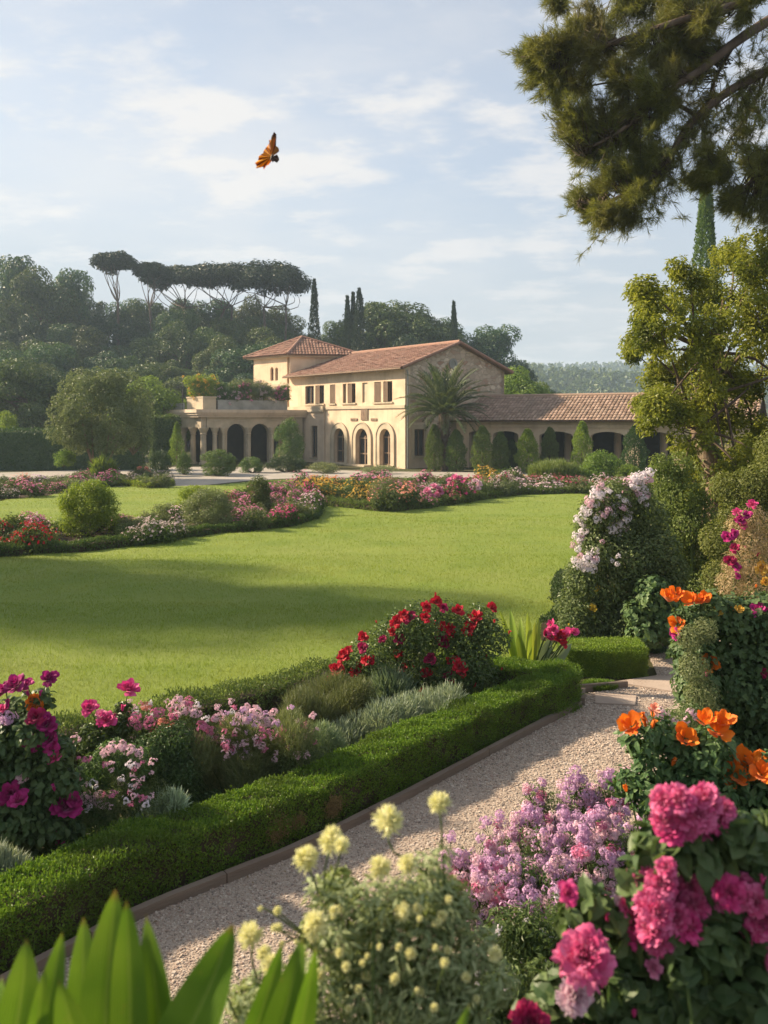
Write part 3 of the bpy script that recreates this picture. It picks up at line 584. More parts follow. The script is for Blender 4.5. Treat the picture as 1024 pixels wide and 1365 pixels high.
poly = [Lb - LS * -.25 + np.array([-.1, 0]), LA + np.array([-.12, -.32]), LR + LU * .2 - LN * .25, np.array([-6.9, 64.1]), np.array([-10.1, 67.3]), Lb + LS * 3]
def slab(pl, z0, z1, k=1.0):
    c = np.mean(pl, 0); pl = [c + (np.array(q) - c) * k for q in pl]; n = len(pl); V = np.array([[*q, z] for z in (z0, z1) for q in pl])
    return V, [list(range(n))[::-1], list(range(n, 2 * n))] + [[i, (i + 1) % n, (i + 1) % n + n, i + n] for i in range(n)]
vp('terrace_cornice', [slab(poly, 3.2, 3.36, 1.0), slab(poly, 3.36, 3.5, 1.03), slab(poly, 3.5, 3.72, 1.055)], 'stuccopale')
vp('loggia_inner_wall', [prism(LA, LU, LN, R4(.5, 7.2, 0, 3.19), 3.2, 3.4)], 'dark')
def column(x, y, w=1.0):
    prof = [(z_, r_ * w) for z_, r_ in ((0, .22), (.12, .22), (.16, .15), (.3, .15), (2.0, .125), (2.05, .17), (2.1, .13), (2.3, .2), (2.45, .25), (2.5, .25))]; k = 14
    V = np.array([[x + rr_ * math.cos(2 * math.pi * i / k), y + rr_ * math.sin(2 * math.pi * i / k), z] for z, rr_ in prof for i in range(k)])
    F = [[a * k + i, a * k + (i + 1) % k, (a + 1) * k + (i + 1) % k, (a + 1) * k + i] for a in range(len(prof) - 1) for i in range(k)]
    vp('loggia_column', [(V, F + [list(range((len(prof) - 1) * k, len(prof) * k))])], 'limestone')
for s in (1.6, 3.42, 5.17, 6.95): column(*(LA + LU * s - LN * .06))
for s in (.2, 1.4, 2.6): column(*(Lb - LS * s + LSN * .2), 1.35)
column(*(LA + LU * .25 + LN * .22), 1.5); column(*(LA + LU * 1.05 + LN * .2), 1.2)
vp('terrace_railing', [tube([[*(Lb + np.array([-.05, -.1])), 4.15], [*(LA + LS * 2.1), 4.15]], .035, 6)] + [tube([[*(LA + LS * s), 3.7], [*(LA + LS * s), 3.9], [*(LA + LS * s), 4.15]], [.03, .055, .03], 8) for s in np.linspace(2.1, 3.9, 16)], 'stonegrey')
vp('door_step', [prism(C0, E1, E2, R4(fx(470), fx(497), 0, .10), -.7, -.02)], 'limestone')
# planters on the terrace
pz = 3.722
pq = [LA + LS * 2.0 + LU * .12, LA + LU * .12 - LN * .02, LA + LU * 1.05 - LN * .02, LA + LS * 2.0 + LU * 1.05]
pl1 = thing('terrace_planter', 'pale stone planter box at the sunlit corner of the terrace', 'planter', (*pq[1], pz))
obj('box', [slab(pq, pz, pz + .78), slab(pq, pz + .78, pz + .88, 1.06)], M['limestone'], pl1, True); obj('soil', [slab(pq, pz + .885, pz + .90, .9)], M['soil'], pl1, True)
pq2 = [LA + LU * 1.2, LA + LU * 6.4, LA + LU * 6.4 + LN * .7, LA + LU * 1.2 + LN * .7]
pl2 = thing('terrace_planter', 'long grey stone trough along the front of the terrace', 'planter', (*pq2[0], pz))
obj('box', [slab(pq2, pz, pz + .6), slab(pq2, pz + .6, pz + .66, 1.02)], M['stonegrey'], pl2, True); obj('soil', [slab(pq2, pz + .665, pz + .68, .95)], M['soil'], pl2, True)
q = LA + LS * 2.3
ip = thing('iron_post', 'thin dark iron post with a cross arm on the terrace corner', 'post', (*q, pz))
obj('post', [tube([[*q, pz], [*q, pz + 2.15]], [.05, .03], 8)], M['iron'], ip, True)
obj('cross_arm', [tube([[q[0] - .5, q[1], pz + 1.55], [q[0] + .5, q[1], pz + 1.6]], .025, 6), tube([[q[0] - .28, q[1], pz + 1.5], [q[0] - .28, q[1], pz + 1.75]], .02, 6)], M['iron'], ip, True)

# ================================================================== colonnade
K0 = np.array([4.9, 54.8]); KU = np.array([.873, -.487]); KN = np.array([.487, .873])
def ks(px): k = (px - 512) / FPX; return (K0[1] * k - K0[0]) / (.873 + .487 * k)
colon = thing('colonnade', 'long low arcade with an old brown tiled roof to the right of the villa', 'arcade', (*K0, 0), math.atan2(-.487, .873))
kp = lambda n, parts, m, par=None: obj(n, parts, M[m], par or colon, True)
opn = [(ks(625), ks(648)), (ks(657), ks(691)), (ks(719), ks(764)), (ks(787), ks(833)), (11.1, 13.0), (13.8, 15.7)]
kp('wall', panel(K0, KU, KN, -.3, 17, 0, 2.55, .4, [(a, b, 0, 2.32, .3) for a, b in opn]), 'stucco')
kp('eave_beam', [prism(K0, KU, KN, R4(-.3, 17, 2.55, 2.92), -.08, .42)], 'stucco')
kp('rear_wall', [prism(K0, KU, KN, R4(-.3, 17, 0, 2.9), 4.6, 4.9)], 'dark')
for s in (2.9, 6.2, 9.3, 12): 
    c = K0 + KU * s + KN * 2.4; kp('inner_column', [tube([[*c, 0], [*c, 2.9]], [.24, .2], 12)], 'stuccopale')
K3 = lambda s, y, z: np.array([*(K0 + KU * s + KN * y), z])
kr = roofs('roof', [[K3(-.5, -.55, 2.95), K3(17.4, -.55, 2.95), K3(17.4, 2.7, 4.5), K3(-.5, 2.7, 4.5)], [K3(17.4, 5.5, 2.95), K3(-.5, 5.5, 2.95), K3(-.5, 2.7, 4.5), K3(17.4, 2.7, 4.5)]], 'tileold', colon)
obj('ridge_cap', [tube([K3(-.5, 2.7, 4.56), K3(17.4, 2.7, 4.56)], .12, 8)], M['tileold'], kr, True)
# ================================================================== trees
def limbs(r, base, top, C, r0, n=6):
    """trunk and limbs reaching the clumps of the crown"""
    trunk = bend(base, top, r, 7, 0, .04); out = [tube(trunk, np.linspace(r0, r0 * .35, 7), 8)]
    for c in C:
        i = r.integers(2, 6); out.append(tube(bend(trunk[i], c, r, 5, -.08, .08), np.linspace(r0 * .38, r0 * .06, 5), 5))
    return out
def crown_clumps(r, n, c, rx, ry, rz, lo, hi, surf_=.55):
    u = runit(r, n); rad = surf_ + (1 - surf_) * r.random((n, 1)); C = np.array(c) + u * rad * np.array([rx, ry, rz]); return C, r.uniform(lo, hi, n)
def broadleaf(seed, H=10.0, rx=3.4, n=3600, leaf=.42, m='wood_a', zc=.6, rz=.40, k=24, cone=0.0):
    r = np.random.default_rng(seed); C, Rd = crown_clumps(r, int(k * 1.5), (0, 0, H * zc), rx * 1.05, rx * 1.05, H * rz, .6, 1.75, .4)
    if cone: C[:, :2] *= np.clip(1.25 - cone * (C[:, 2:3] / H), .12, 1.2); Rd *= np.clip(1.3 - cone * .8 * C[:, 2] / H, .35, 1)
    V = leafage(r, n, C, np.stack([Rd, Rd, Rd * .75], 1), leaf, leaf * .6, shell=.6, up=.55, rnd=.5)
    t = thing('tree', 'x', 'tree'); obj('trunk', limbs(r, (0, 0, -.4), (r.normal() * .4, r.normal() * .4, H * .72), C[:14], .26), M['bark'], t, smooth=True)
    obj('crown', [V], M[m], t); return t
protos = []
for i, (m, rx, zc, rz, cone) in enumerate((('wood_a', 3.4, .58, .40, 0), ('wood_b', 3.9, .56, .38, 0), ('wood_c', 3.0, .56, .42, .3), ('oak_leaf', 4.3, .58, .38, 0), ('wood_a', 2.6, .55, .44, .5), ('wood_c', 3.7, .6, .38, 0))):
    protos.append(broadleaf(100 + i, rx=rx, zc=zc, rz=rz, m=m, cone=cone, n=14000, leaf=.31))
used = set()
def put(i, x, y, H, label, group=None, w=1.0, mats=None, rz=None, rr=np.random.default_rng(8)):
    p = protos[i]; sc = H / 10.6; loc = (x, y, float(hgt(x, y))); rz = rr.uniform(0, 6.28) if rz is None else rz; s = (sc * w, sc * w, sc)
    if i in used: return dup(p, loc, rz, s, label, group, mats)
    used.add(i); p.location = loc; p.rotation_euler = (0, 0, rz); p.scale = s; tag(p, label, group=group)
    if mats:
        for c in p.children:
            if c.name.split('.')[0] in mats: c.material_slots[0].link = 'OBJECT'; c.material_slots[0].material = mats[c.name.split('.')[0]]
    return p
sky_px = [-80, 0, 25, 60, 100, 150, 200, 250, 300, 350, 380, 420, 450, 480, 510, 545, 580, 605, 640, 665, 690, 715]
sky_py = [376, 378, 372, 378, 386, 396, 390, 388, 388, 390, 408, 440, 425, 410, 400, 405, 412, 425, 438, 458, 482, 500]
r = np.random.default_rng(21)
rows = [(122, 0, 0, 46), (112, 8, 30, 44), (101, 30, 62, 40), (92, 55, 95, 36), (84, 85, 130, 34)]
for d0, lo, hi, step in rows:
    px = -70 + r.uniform(0, step)
    while px < 700:
        d = d0 + r.uniform(-3.5, 3.5); py = np.interp(px, sky_px, sky_py) + r.uniform(lo, hi); x = (px - 512) / FPX * d; z0 = float(hgt(x, d)); H = EYE + (HOR - py) / FPX * d - z0
        if px > 640 and d < 95: px += step; continue
        H = max(H, 5.5)
        if not (px > 690 or H < 5):
            i = int(r.integers(0, 6)); lab = 'tree in the dense dark wood on the slope behind the villa' if px < 470 else 'dark green tree on the slope behind the villa gable'
            put(i, x, d, H, lab, 'trees of the wood on the slope' if px < 470 else 'trees on the slope behind the gable', float(np.clip(9.5 / H, .75, 1.5)) * r.uniform(.9, 1.15))
        px += step * r.uniform(.7, 1.2)
# the trees one can single out
def at(px, d): return ((px - 512) / FPX * d, d)
def topH(py, x, y): return EYE + (HOR - py) / FPX * y - float(hgt(x, y))
for px, py, d, i, w, lab in ((22, 316, 108, 4, .62, 'tall thin ragged tree rising above the wood at its left end'), (86, 340, 112, 4, .7, 'narrow pointed tree above the wood between the ragged tree and the first stone pine'),
                             (55, 352, 106, 1, .8, 'loose pale-crowned tree between the two pointed trees of the wood'), (508, 378, 104, 3, .9, 'tall rounded dark tree just right of the cypress group'), (556, 399, 108, 1, 1.3, 'broad domed olive green tree above the villa ridge'),
                             (650, 425, 118, 0, .95, 'rounded dark tree right of the lone cypress behind the gable'), (30, 474, 66, 1, 1.25, 'broad hazy tree low at the left edge behind the clipped hedge'), (105, 488, 68, 0, 1.2, 'dark rounded tree behind the lone grey-green garden tree'),
                             (760, 528, 88, 5, 1.35, 'low dark tree beyond the colonnade roof, farthest right'), (728, 512, 96, 0, 1.2, 'dark spreading tree beyond the middle of the colonnade roof')):
    x, y = at(px, d); put(i, x, y, topH(py, x, y), lab, None, w)
for px, py, d, w, lab in ((692, 484, 70, .95, 'bright green sunlit tree behind the right end of the gable'), (716, 506, 73, .9, 'smaller bright green tree beside the gable above the colonnade roof'), (206, 498, 61, 1.1, 'bright yellow green young tree between the grey-green tree and the loggia')):
    x, y = at(px, d); put(1, x, y, topH(py, x, y), lab, None, w, {'crown': M['bright_leaf']})
# trees left of the picture that shade the lawn
SH = [(-16.8, 17.5, 11.6, .58), (-13.2, 17.0, 8.2, .50), (-21.2, 19.8, 13, .58), (-19.5, 15.2, 9.4, .42), (-23, 24.5, 8.5, .5), (-26, 29.5, 8, .55)]
for x, y, H, w in SH: put(0, x, y, H, 'leafy tree standing left of the lawn', 'trees along the left side of the lawn', w)

def stone_pine(px, py, wpx, tpx, d, lab, seed, lean=0.0):
    r = np.random.default_rng(seed); x, y = at(px, d); z0 = float(hgt(x, y)); s = d / FPX; W = wpx * s / 2; T = tpx * s * 1.12; H = EYE + (HOR - py) * s - z0
    t = thing('stone_pine', lab, 'stone pine', (x, y, z0)); n = int(16 + W * 5)
    a = r.random(n) * 6.283; q = np.sqrt(r.random(n)); C = np.stack([np.cos(a) * q * W * .9, np.sin(a) * q * W * .9, H - T * .35 - T * .34 * q ** 3 + r.normal(0, .24, n)], 1)
    Rd = np.stack([np.full(n, W * .22 + .35)] * 2 + [np.full(n, T * .30) * (1 - .3 * q)], 1)
    obj('crown', [leafage(r, int(3500 + 1500 * W), C, Rd, .42, .22, shell=.3, up=.9, droop=-.4)], M['pine_far'], t)
    fork = np.array([lean, 0, H * .64]); tr = [tube(bend((0, 0, -.5), fork, r, 6, 0, .03), np.linspace(.26, .15, 6), 8)]
    if W > 3.5:                                                    # a second stem
        f2 = np.array([-lean * 2.2 + .8, .6, H * .66]); tr.append(tube(bend((1.1 + lean, .5, -.5), f2, r, 6, 0, .04), np.linspace(.2, .12, 6), 7)); tr += [tube(bend(f2, c - np.array([0, 0, T * .25]), r, 6, .05, .14), np.linspace(.08, .03, 6), 5) for c in C[1::max(1, n // 5)]]
    for c in C[:: max(1, n // 6)]: tr.append(tube(bend(fork, c - np.array([0, 0, T * .25]), r, 6, .05, .14), np.linspace(.075, .025, 6), 5))
    obj('trunk', tr, M['bark'], t, smooth=True); return t
for k, a in enumerate(((152, 334, 56, 26, 108, 'small stone pine standing alone at the left of the umbrella pines'), (203, 348, 56, 24, 110, 'second small stone pine from the left, thin twin stems'), (243, 355, 104, 24, 114, 'stone pine with a flat crown just left of the pair of broad crowns'),
                       (300, 352, 132, 30, 112, 'broad stone pine with many pale bare stems in the middle of the row'), (358, 346, 104, 44, 109, 'broadest stone pine, its dark crown ending the row at the right'))):
    stone_pine(*a, seed=50 + k, lean=(.5, -.3, .4, 0, -.6)[k])
def cypress(px, py, wpx, d, lab, seed, m='cypress', leaf=.3, n=3600, cat='cypress', name='cypress', z0=None, base=0.0, tip=.12, pw=.75, group=None, x=None):
    r = np.random.default_rng(seed); xx, y = at(px, d); z0 = float(hgt(xx, y)) if z0 is None else z0; H = EYE + (HOR - py) / FPX * d - z0; W = wpx / FPX * d / 2
    t = thing(name, lab, cat, (xx, y, z0), group=group); h = r.random(n) ** .8; prof = np.where(h < .25, .72 + .28 * h / .25, np.clip(1 - ((h - .25) / .75) ** (1 / pw), 0, 1) ** .8) * (1 + .10 * np.sin(h * 19 + r.random() * 6)) + tip * .15
    a = r.random(n) * 6.283; lump = 1 + .13 * np.sin(a * 3 + h * 16) + .08 * np.sin(a * 7 - h * 31); q = W * prof * lump * np.sqrt(r.uniform(.45, 1.05, n)); p = np.stack([np.cos(a) * q, np.sin(a) * q, base + h * (H - base)], 1)
    D = np.stack([np.cos(a) * .4, np.sin(a) * .4, np.ones(n)], 1) + r.normal(0, .3, (n, 3)); N = np.stack([np.cos(a), np.sin(a), np.full(n, .3)], 1) + r.normal(0, .45, (n, 3))
    obj('foliage', [leaves(p, D, N, leaf * r.uniform(.6, 1.3, n), leaf * .45)], M[m], t); obj('trunk', [tube([(0, 0, -.1), (0, 0, H * .6)], [max(.05, W * .16), .03], 7)], M['bark'], t); return t
for k, a in enumerate(((419, 374, 20, 98, 'solitary tall dark cypress left of the cypress group above the tower roof'), (479, 386, 25, 95, 'widest and tallest cypress of the group behind the villa ridge'), (463, 396, 15, 100, 'slim cypress on the left side of the cypress group'), (471, 391, 14, 97, 'slim cypress half hidden in the middle of the cypress group'), (605, 403, 15, 100, 'lone slim cypress above the peak of the stone gable'))): cypress(*a, seed=70 + k)
cypress(941, 222, 50, 44, 'tall sunlit cypress rising behind the tangled tree below the pine boughs', 77, 'topiary', .16, 15000)

# ================================================================== shrubs of the garden by the villa
def bush(name, lab, cat, px, py, wpx, hpx, d, m, seed, n=6000, leaf=.07, asp=.6, k=22, group=None, box_=False, lump=.32, tpl=DIAMOND, rough=1.0, dep=None, zbase=0.0, twig=True):
    """rounded shrub: px is its middle, py its foot, hpx its height in the photograph"""
    r = np.random.default_rng(seed); s = d / FPX; W = wpx * s / 2; H = hpx * s; x, y = at(px, d); z0 = EYE + (HOR - py) * s
    if abs(z0) < .45: z0 = 0.0; H = EYE + (HOR - py + hpx) * s
    t = thing(name, lab, cat, (x, y, z0), group=group); dp = dep if dep else W
    k = int(k * 1.7); zc_ = np.linspace(-1, 1, k); ax = r.random(k) * 6.283; q_ = np.sqrt(np.clip(1 - np.where(zc_ < 0, .3, 1) * zc_ ** 2, 0, 1)) * np.sqrt(r.uniform(.45, 1, k)); u = np.stack([np.cos(ax) * q_, np.sin(ax) * q_, zc_], 1); C = np.array([0, 0, H * .5]) + u * np.array([W * (1 - lump), dp * (1 - lump), H * .5 * (1 - lump)]); C[:, 2] = np.clip(C[:, 2], H * .10, H * .86)
    Rd = np.stack([np.full(k, W * lump * 1.15), np.full(k, dp * lump * 1.15), np.full(k, H * .5 * lump * 1.15)], 1) * r.uniform(.8, 1.2, (k, 1))
    V = leafage(r, n, C, Rd, leaf, leaf * asp, tpl, .45, .5, .7 * rough, zmin=.01)
    obj('foliage', [V], M[m], t)
    if twig: obj('twigs', stalks([(r.normal() * .05 * W, r.normal() * .05 * W, 0)] * min(k, 12), C[:12], r, max(.012, W * .03), .004 + W * .008), M['twig'], t)
    return t
def boxhedge(name, lab, x0, x1, y0, y1, h, m, seed, leaf, n, cat='hedge', rz=0.0, loc=None, fuzz=.03):
    r = np.random.default_rng(seed); cxm, cym = (x0 + x1) / 2, (y0 + y1) / 2; loc = loc or (cxm, cym, 0); a, b = (x1 - x0) / 2, (y1 - y0) / 2
    ar = np.array([a * b * 4, a * h * 2, a * h * 2, b * h * 2, b * h * 2]); f = r.choice(5, n, p=ar / ar.sum()); s, t_ = r.uniform(-1, 1, n), r.uniform(-1, 1, n)
    p = np.zeros((n, 3)); N = np.zeros((n, 3)); z = (t_ + 1) / 2 * h
    for i, (q, nn) in enumerate((((s * a, t_ * b, np.full(n, h)), (0, 0, 1)), ((s * a, np.full(n, -b), z), (0, -1, 0)), ((s * a, np.full(n, b), z), (0, 1, 0)), ((np.full(n, -a), s * b, z), (-1, 0, 0)), ((np.full(n, a), s * b, z), (1, 0, 0)))):
        k = f == i; p[k] = np.stack(q, 1)[k]; N[k] = nn
    p += N * (fuzz * (np.sin(p[:, 0:1] * 5.1) + np.sin(p[:, 1:2] * 4.3 + p[:, 2:3] * 6) + r.normal(0, 1, (n, 1))) - fuzz * .8)
    NN = N * .8 + np.array([0, 0, .4]) + r.normal(0, .5, (n, 3)); D = r.normal(size=(n, 3)) + N * .9
    t = thing(name, lab, cat, loc, rz); obj('foliage', [leaves(p, D, NN, leaf * r.uniform(.6, 1.3, n), leaf * .6), box(-a + fuzz * 3, a - fuzz * 3, -b + fuzz * 3, b - fuzz * 3, 0.005, h - fuzz * 3)], M[m], t); return t
boxhedge('tall_hedge', 'long tall dark clipped hedge at the left behind the flower bed', -28, -14.6, 51.4, 52.8, 2.42, 'yew', 1, .14, 11000, fuzz=.05)
bush('round_shrub', 'golden topped round shrub poking above the tall dark hedge', 'shrub', 10, 590, 30, 44, 55, 'golden', 2, 2500, .1)
# grey-green garden tree
def gardentree():
    r = np.random.default_rng(3); x, y = at(130, 43); t = thing('garden_tree', 'round bushy grey-green tree with several pale stems on the left of the garden', 'tree', (x, y, 0)); s = 43 / FPX
    C, Rd = crown_clumps(r, 75, (0, 0, 3.3), 2.25, 2.1, 2.1, .32, .78, .55); C[:, 0] += .1
    obj('crown', [leafage(r, 30000, C, Rd, .13, .06, shell=.65, up=.5, rnd=.5)], M['grey_leaf'], t)
    tr = []
    for k in range(7):
        a = np.array([r.normal() * .12, r.normal() * .12, 0]); b = C[k * 3] ; tr.append(tube(bend(a, a + (b - a) * .85, r, 6, 0, .05), np.linspace(.075, .02, 6), 6))
    obj('trunk', tr, M['barkpale'], t, smooth=True)
gardentree()
bush('shrub', 'dark rounded shrub close behind the grey-green garden tree', 'shrub', 178, 606, 62, 86, 49, 'wood_b', 4, 6000, .13)
boxhedge('clipped_block', 'tall clipped green block beside the loggia', -15.55, -13.9, 57.4, 58.6, 3.25, 'topiary', 5, .13, 5200, 'topiary', fuzz=.05)
cypress(236, 564, 21, 56, 'small light green conical shrub beside the loggia corner', 6, 'bright_leaf', .11, 2600, 'topiary', 'cone_topiary', 0.0)
bush('shrub', 'dark round clipped shrub on the gravel left of the loggia', 'topiary', 214, 628, 36, 29, 46, 'yew', 7, 3200, .08)
bush('shrub', 'low olive shrub against the foot of the loggia columns', 'shrub', 246, 626, 26, 24, 47, 'topiary', 8, 2200, .08)
bush('ball_topiary', 'wide round clipped bush with a sunlit top in front of the loggia', 'topiary', 290, 634, 54, 36, 46.5, 'topiary', 9, 9000, .075, lump=.24)
bush('dome_topiary', 'tall dark dome-shaped clipped bush beside the arched facade', 'topiary', 386, 614, 48, 58, 54.5, 'topiary', 10, 10000, .09, lump=.24)
bush('shrub', 'small round clipped bush between the wide round bush and the low box', 'topiary', 336, 629, 36, 21, 49, 'topiary', 11, 3600, .075, lump=.25)
bush('low_box_shrub', 'low wide clipped bush at the foot of the dome-shaped bush', 'topiary', 381, 628, 62, 22, 49.5, 'yew', 12, 6000, .075, lump=.22, dep=.9)
bush('shrub', 'low grey-green shrub before the arched doors', 'shrub', 432, 632, 44, 17, 48.5, 'grey_leaf', 13, 2600, .07)
bush('shrub', 'low pale flowering shrub by the villa steps', 'shrub', 505, 634, 60, 15, 48, 'grey_leaf', 14, 2600, .06)
for k, (px, top, foot, w, d, m, lab) in enumerate(((579, 567, 632, 21, 50.5, 'topiary', 'narrow columnar shrub left of the palm trunk'), (608, 574, 634, 24, 50.2, 'topiary', 'narrow columnar shrub right of the palm trunk'), (643, 569, 633, 26, 49, 'topiary', 'tall columnar shrub before the left end of the colonnade'),
        (667, 577, 632, 22, 49, 'topiary', 'middle grey-green columnar shrub of the three left of the light one'), (683, 588, 632, 16, 49.4, 'yew', 'shortest dark columnar shrub before the colonnade'), (703, 573, 636, 27, 48.4, 'bright_leaf', 'light yellow green columnar shrub before the colonnade'),
        (733, 571, 628, 21, 49.5, 'topiary', 'columnar shrub standing in the second colonnade opening'), (776, 563, 628, 24, 47.5, 'bright_leaf', 'light columnar shrub against a colonnade pier'), (846, 569, 634, 30, 44, 'yew', 'dark columnar shrub at the right end of the visible colonnade'))):
    cypress(px, top, w, d, lab, 200 + k, m, .10, 5200, 'columnar shrub', 'columnar_shrub', 0.0, pw=.42, tip=.6)
# feathery and leafy bushes behind the second flower bed
def tuftbush(lab, px, py, wpx, hpx, d, m, seed, n=5200, cat='shrub', name='feathery_bush', blade=.5, w=.012):
    r = np.random.default_rng(seed); s = d / FPX; W = wpx * s / 2; x, y = at(px, d); H = EYE + (HOR - py + hpx) * s
    t = thing(name, lab, cat, (x, y, 0)); a = r.random(n) * 6.283; q = np.sqrt(r.random(n)); b = np.stack([np.cos(a) * q * W * .8, np.sin(a) * q * W * .6, H * r.uniform(.15, .62, n) * (1 - .25 * q * q)], 1)
    D = np.stack([np.cos(a) * q * .55, np.sin(a) * q * .55, np.ones(n)], 1) + r.normal(0, .22, (n, 3)); L = H * blade * r.uniform(.6, 1.1, n) * (1 - .3 * q * q)
    obj('foliage', [leaves(b, D, runit(r, n), L, w * r.uniform(.7, 1.4, n), NEEDLE)], M[m], t)
    obj('stalks', stalks(b[:40] * np.array([.3, .3, 0]), b[:40], r, .012, .006), M['stem'], t); return t
tuftbush('wide feathery yellow green bush in front of the colonnade', 738, 646, 76, 35, 41, 'feather', 31, 7000, w=.03)
bush('shrub', 'loose bright green leafy bush right of the feathery bush before the colonnade', 'shrub', 803, 642, 58, 42, 41, 'bright_leaf', 32, 6000, .12, .4)
bush('shrub', 'small leafy bush under the last colonnade openings', 'shrub', 838, 646, 42, 28, 40, 'bright_leaf', 33, 3500, .1, .4)
bush('shrub', 'wide grey-green feathery shrub at the middle of the far flower bed', 'shrub', 527, 672, 92, 36, 31.5, 'wispy', 34, 7000, .075, .35)
bush('shrub', 'low rounded yellow green shrub at the left end of the far flower bed', 'shrub', 447, 669, 46, 18, 32, 'golden', 35, 3000, .06)
# palm
def palm():
    r = np.random.default_rng(9); x, y = at(592, 51); t = thing('palm_tree', 'stocky date palm with arching fronds in front of the stone gable', 'palm', (x, y, 0)); H = 3.45
    tr = [tube([(0.08, 0, 0), (.05, 0, .6), (0, 0, 1.6), (0, 0, 2.6), (0, 0, H)], [.34, .27, .25, .36, .30], 12)]
    for k in range(70):
        a = k * 2.4; h = .9 + k * .028; tr.append(tube([(math.cos(a) * .25, math.sin(a) * .25, h), (math.cos(a) * .42, math.sin(a) * .42, h + .14)], [.05, .02], 4))
    obj('trunk', tr, M['bark'], t)
    for k in range(72):
        a = k * 2.39996 + r.normal(0, .12); e = 1.45 - 1.5 * (k / 71) ** .95 + r.normal(0, .05); L = r.uniform(3.0, 3.8) * (1 - .22 * (k / 71)); m = 22; q = np.linspace(0, 1, m); hd = np.array([math.cos(a), math.sin(a), 0])
        ang = e - (.55 + .45 * math.cos(e)) * q ** 1.6; st = np.cumsum(np.stack([np.cos(ang), np.sin(ang)], 1), 0) * L / m; ra = hd * st[:, :1] + np.array([0, 0, 1]) * st[:, 1:] + np.array([0, 0, H - .1])
        tg = nrm(np.gradient(ra, axis=0)); sdv = np.cross(hd, [0, 0, 1]); nn = np.cross(sdv, tg); i = np.repeat(np.arange(3, m), 6); fr_ = r.random(len(i)); pos = ra[i] - tg[i] * (fr_[:, None] * L / m); sg = np.where(np.arange(len(i)) % 2, 1, -1)[:, None]
        D = sdv * sg * .9 + tg[i] * 1.0 + nn[i] * .45 + r.normal(0, .08, (len(i), 3)); ll = .52 * np.sin(np.clip((i + 1) / m, .05, .97) * np.pi) ** .55 * r.uniform(.85, 1.1, len(i))
        obj('frond', [leaves(pos, D, nn[i] + .4 * sdv * sg, ll, .042, NEEDLE), tube(ra[::3], np.linspace(.03, .006, len(ra[::3])), 4)], M['palm_leaf'], t)
palm()
# ================================================================== flower shapes
def grid_faces(a, b):
    i, j = np.meshgrid(np.arange(a - 1), np.arange(b - 1), indexing='ij'); k = (i * b + j).ravel(); return np.stack([k, k + 1, k + b + 1, k + b], 1)
def petals(r, N, a0, a1, ln, wd, ruf, t0=0.0, closed=0.0, nu=5, tip=.42):
    vs = np.array([0, .3, .6, .85, 1.0]); us = np.linspace(-1, 1, nu); parts = []
    for i in range(N):
        t = t0 + (1 - t0) * i / max(N - 1, 1); phi = i * 2.39996 + r.normal(0, .25); L = (ln[0] + (ln[1] - ln[0]) * t) * r.uniform(.88, 1.1)
        ang = (a0[0] + (a0[1] - a0[0]) * t) + (a1[0] + (a1[1] - a1[0]) * t) * vs + r.normal(0, .08) - closed * vs ** 2
        dr = np.sin(ang) * L; dz = np.cos(ang) * L; dv = np.diff(vs, prepend=0); rr = .05 + .04 * t + np.cumsum(dr * dv); z = np.cumsum(dz * dv)
        sh = np.array([.45, .85, 1.0, .78 if tip < .5 else .95, tip]) * (wd[0] + (wd[1] - wd[0]) * t)
        U, Rr = np.meshgrid(us, rr); th = phi + U * sh[:, None]; Z = np.repeat(z[:, None], nu, 1); Rr = Rr - .06 * (U ** 2) * (1 - t)
        Z = Z - .10 * (U ** 2) * vs[:, None] ** 2; rf = ruf * vs[:, None] ** 2 * r.normal(0, 1, U.shape); Rr = Rr + rf; Z = Z + rf[:, ::-1] * .7
        parts.append((np.stack([Rr * np.cos(th), Rr * np.sin(th), Z], -1).reshape(-1, 3), grid_faces(5, nu)))
    return parts
def norm_bloom(parts, cut=.95, zo=.45):
    V = np.concatenate([p[0] for p in parts]); k = 1.0 / np.quantile(np.hypot(V[:, 0], V[:, 1]), cut); return [((p[0] * k) - np.array([0, 0, zo]), p[1]) for p in parts]
def florets(r, n, dome=.8, fs=.25, petal=5, star=.6):
    u = runit(r, n); u[:, 2] = np.abs(u[:, 2]) * dome + .05; u = nrm(u); c = u * np.array([1.0, 1.0, .62]) * r.uniform(.55, 1.12, (n, 1)); c[:, :2] *= (1 + .18 * np.sin(np.arctan2(c[:, 1], c[:, 0]) * 3 + r.random() * 6))[:, None]; a = np.cross(u, runit(r, n)); a = nrm(a); b = np.cross(u, a)
    out = []
    for k in range(petal):
        th = 2 * math.pi * k / petal + r.random(n) * .3; D = a * np.cos(th)[:, None] + b * np.sin(th)[:, None] + u * .25
        out.append(leaves(c, D, u, fs * r.uniform(.85, 1.15, n), fs * star))
    V = np.stack([o[0].reshape(n, 4, 3) for o in out], 1).reshape(-1, 3); return [(V, np.concatenate([out[0][1] + 0])[:0].reshape(0, 3))] if False else [(o[0], o[1]) for o in out]
BLOOM = {}
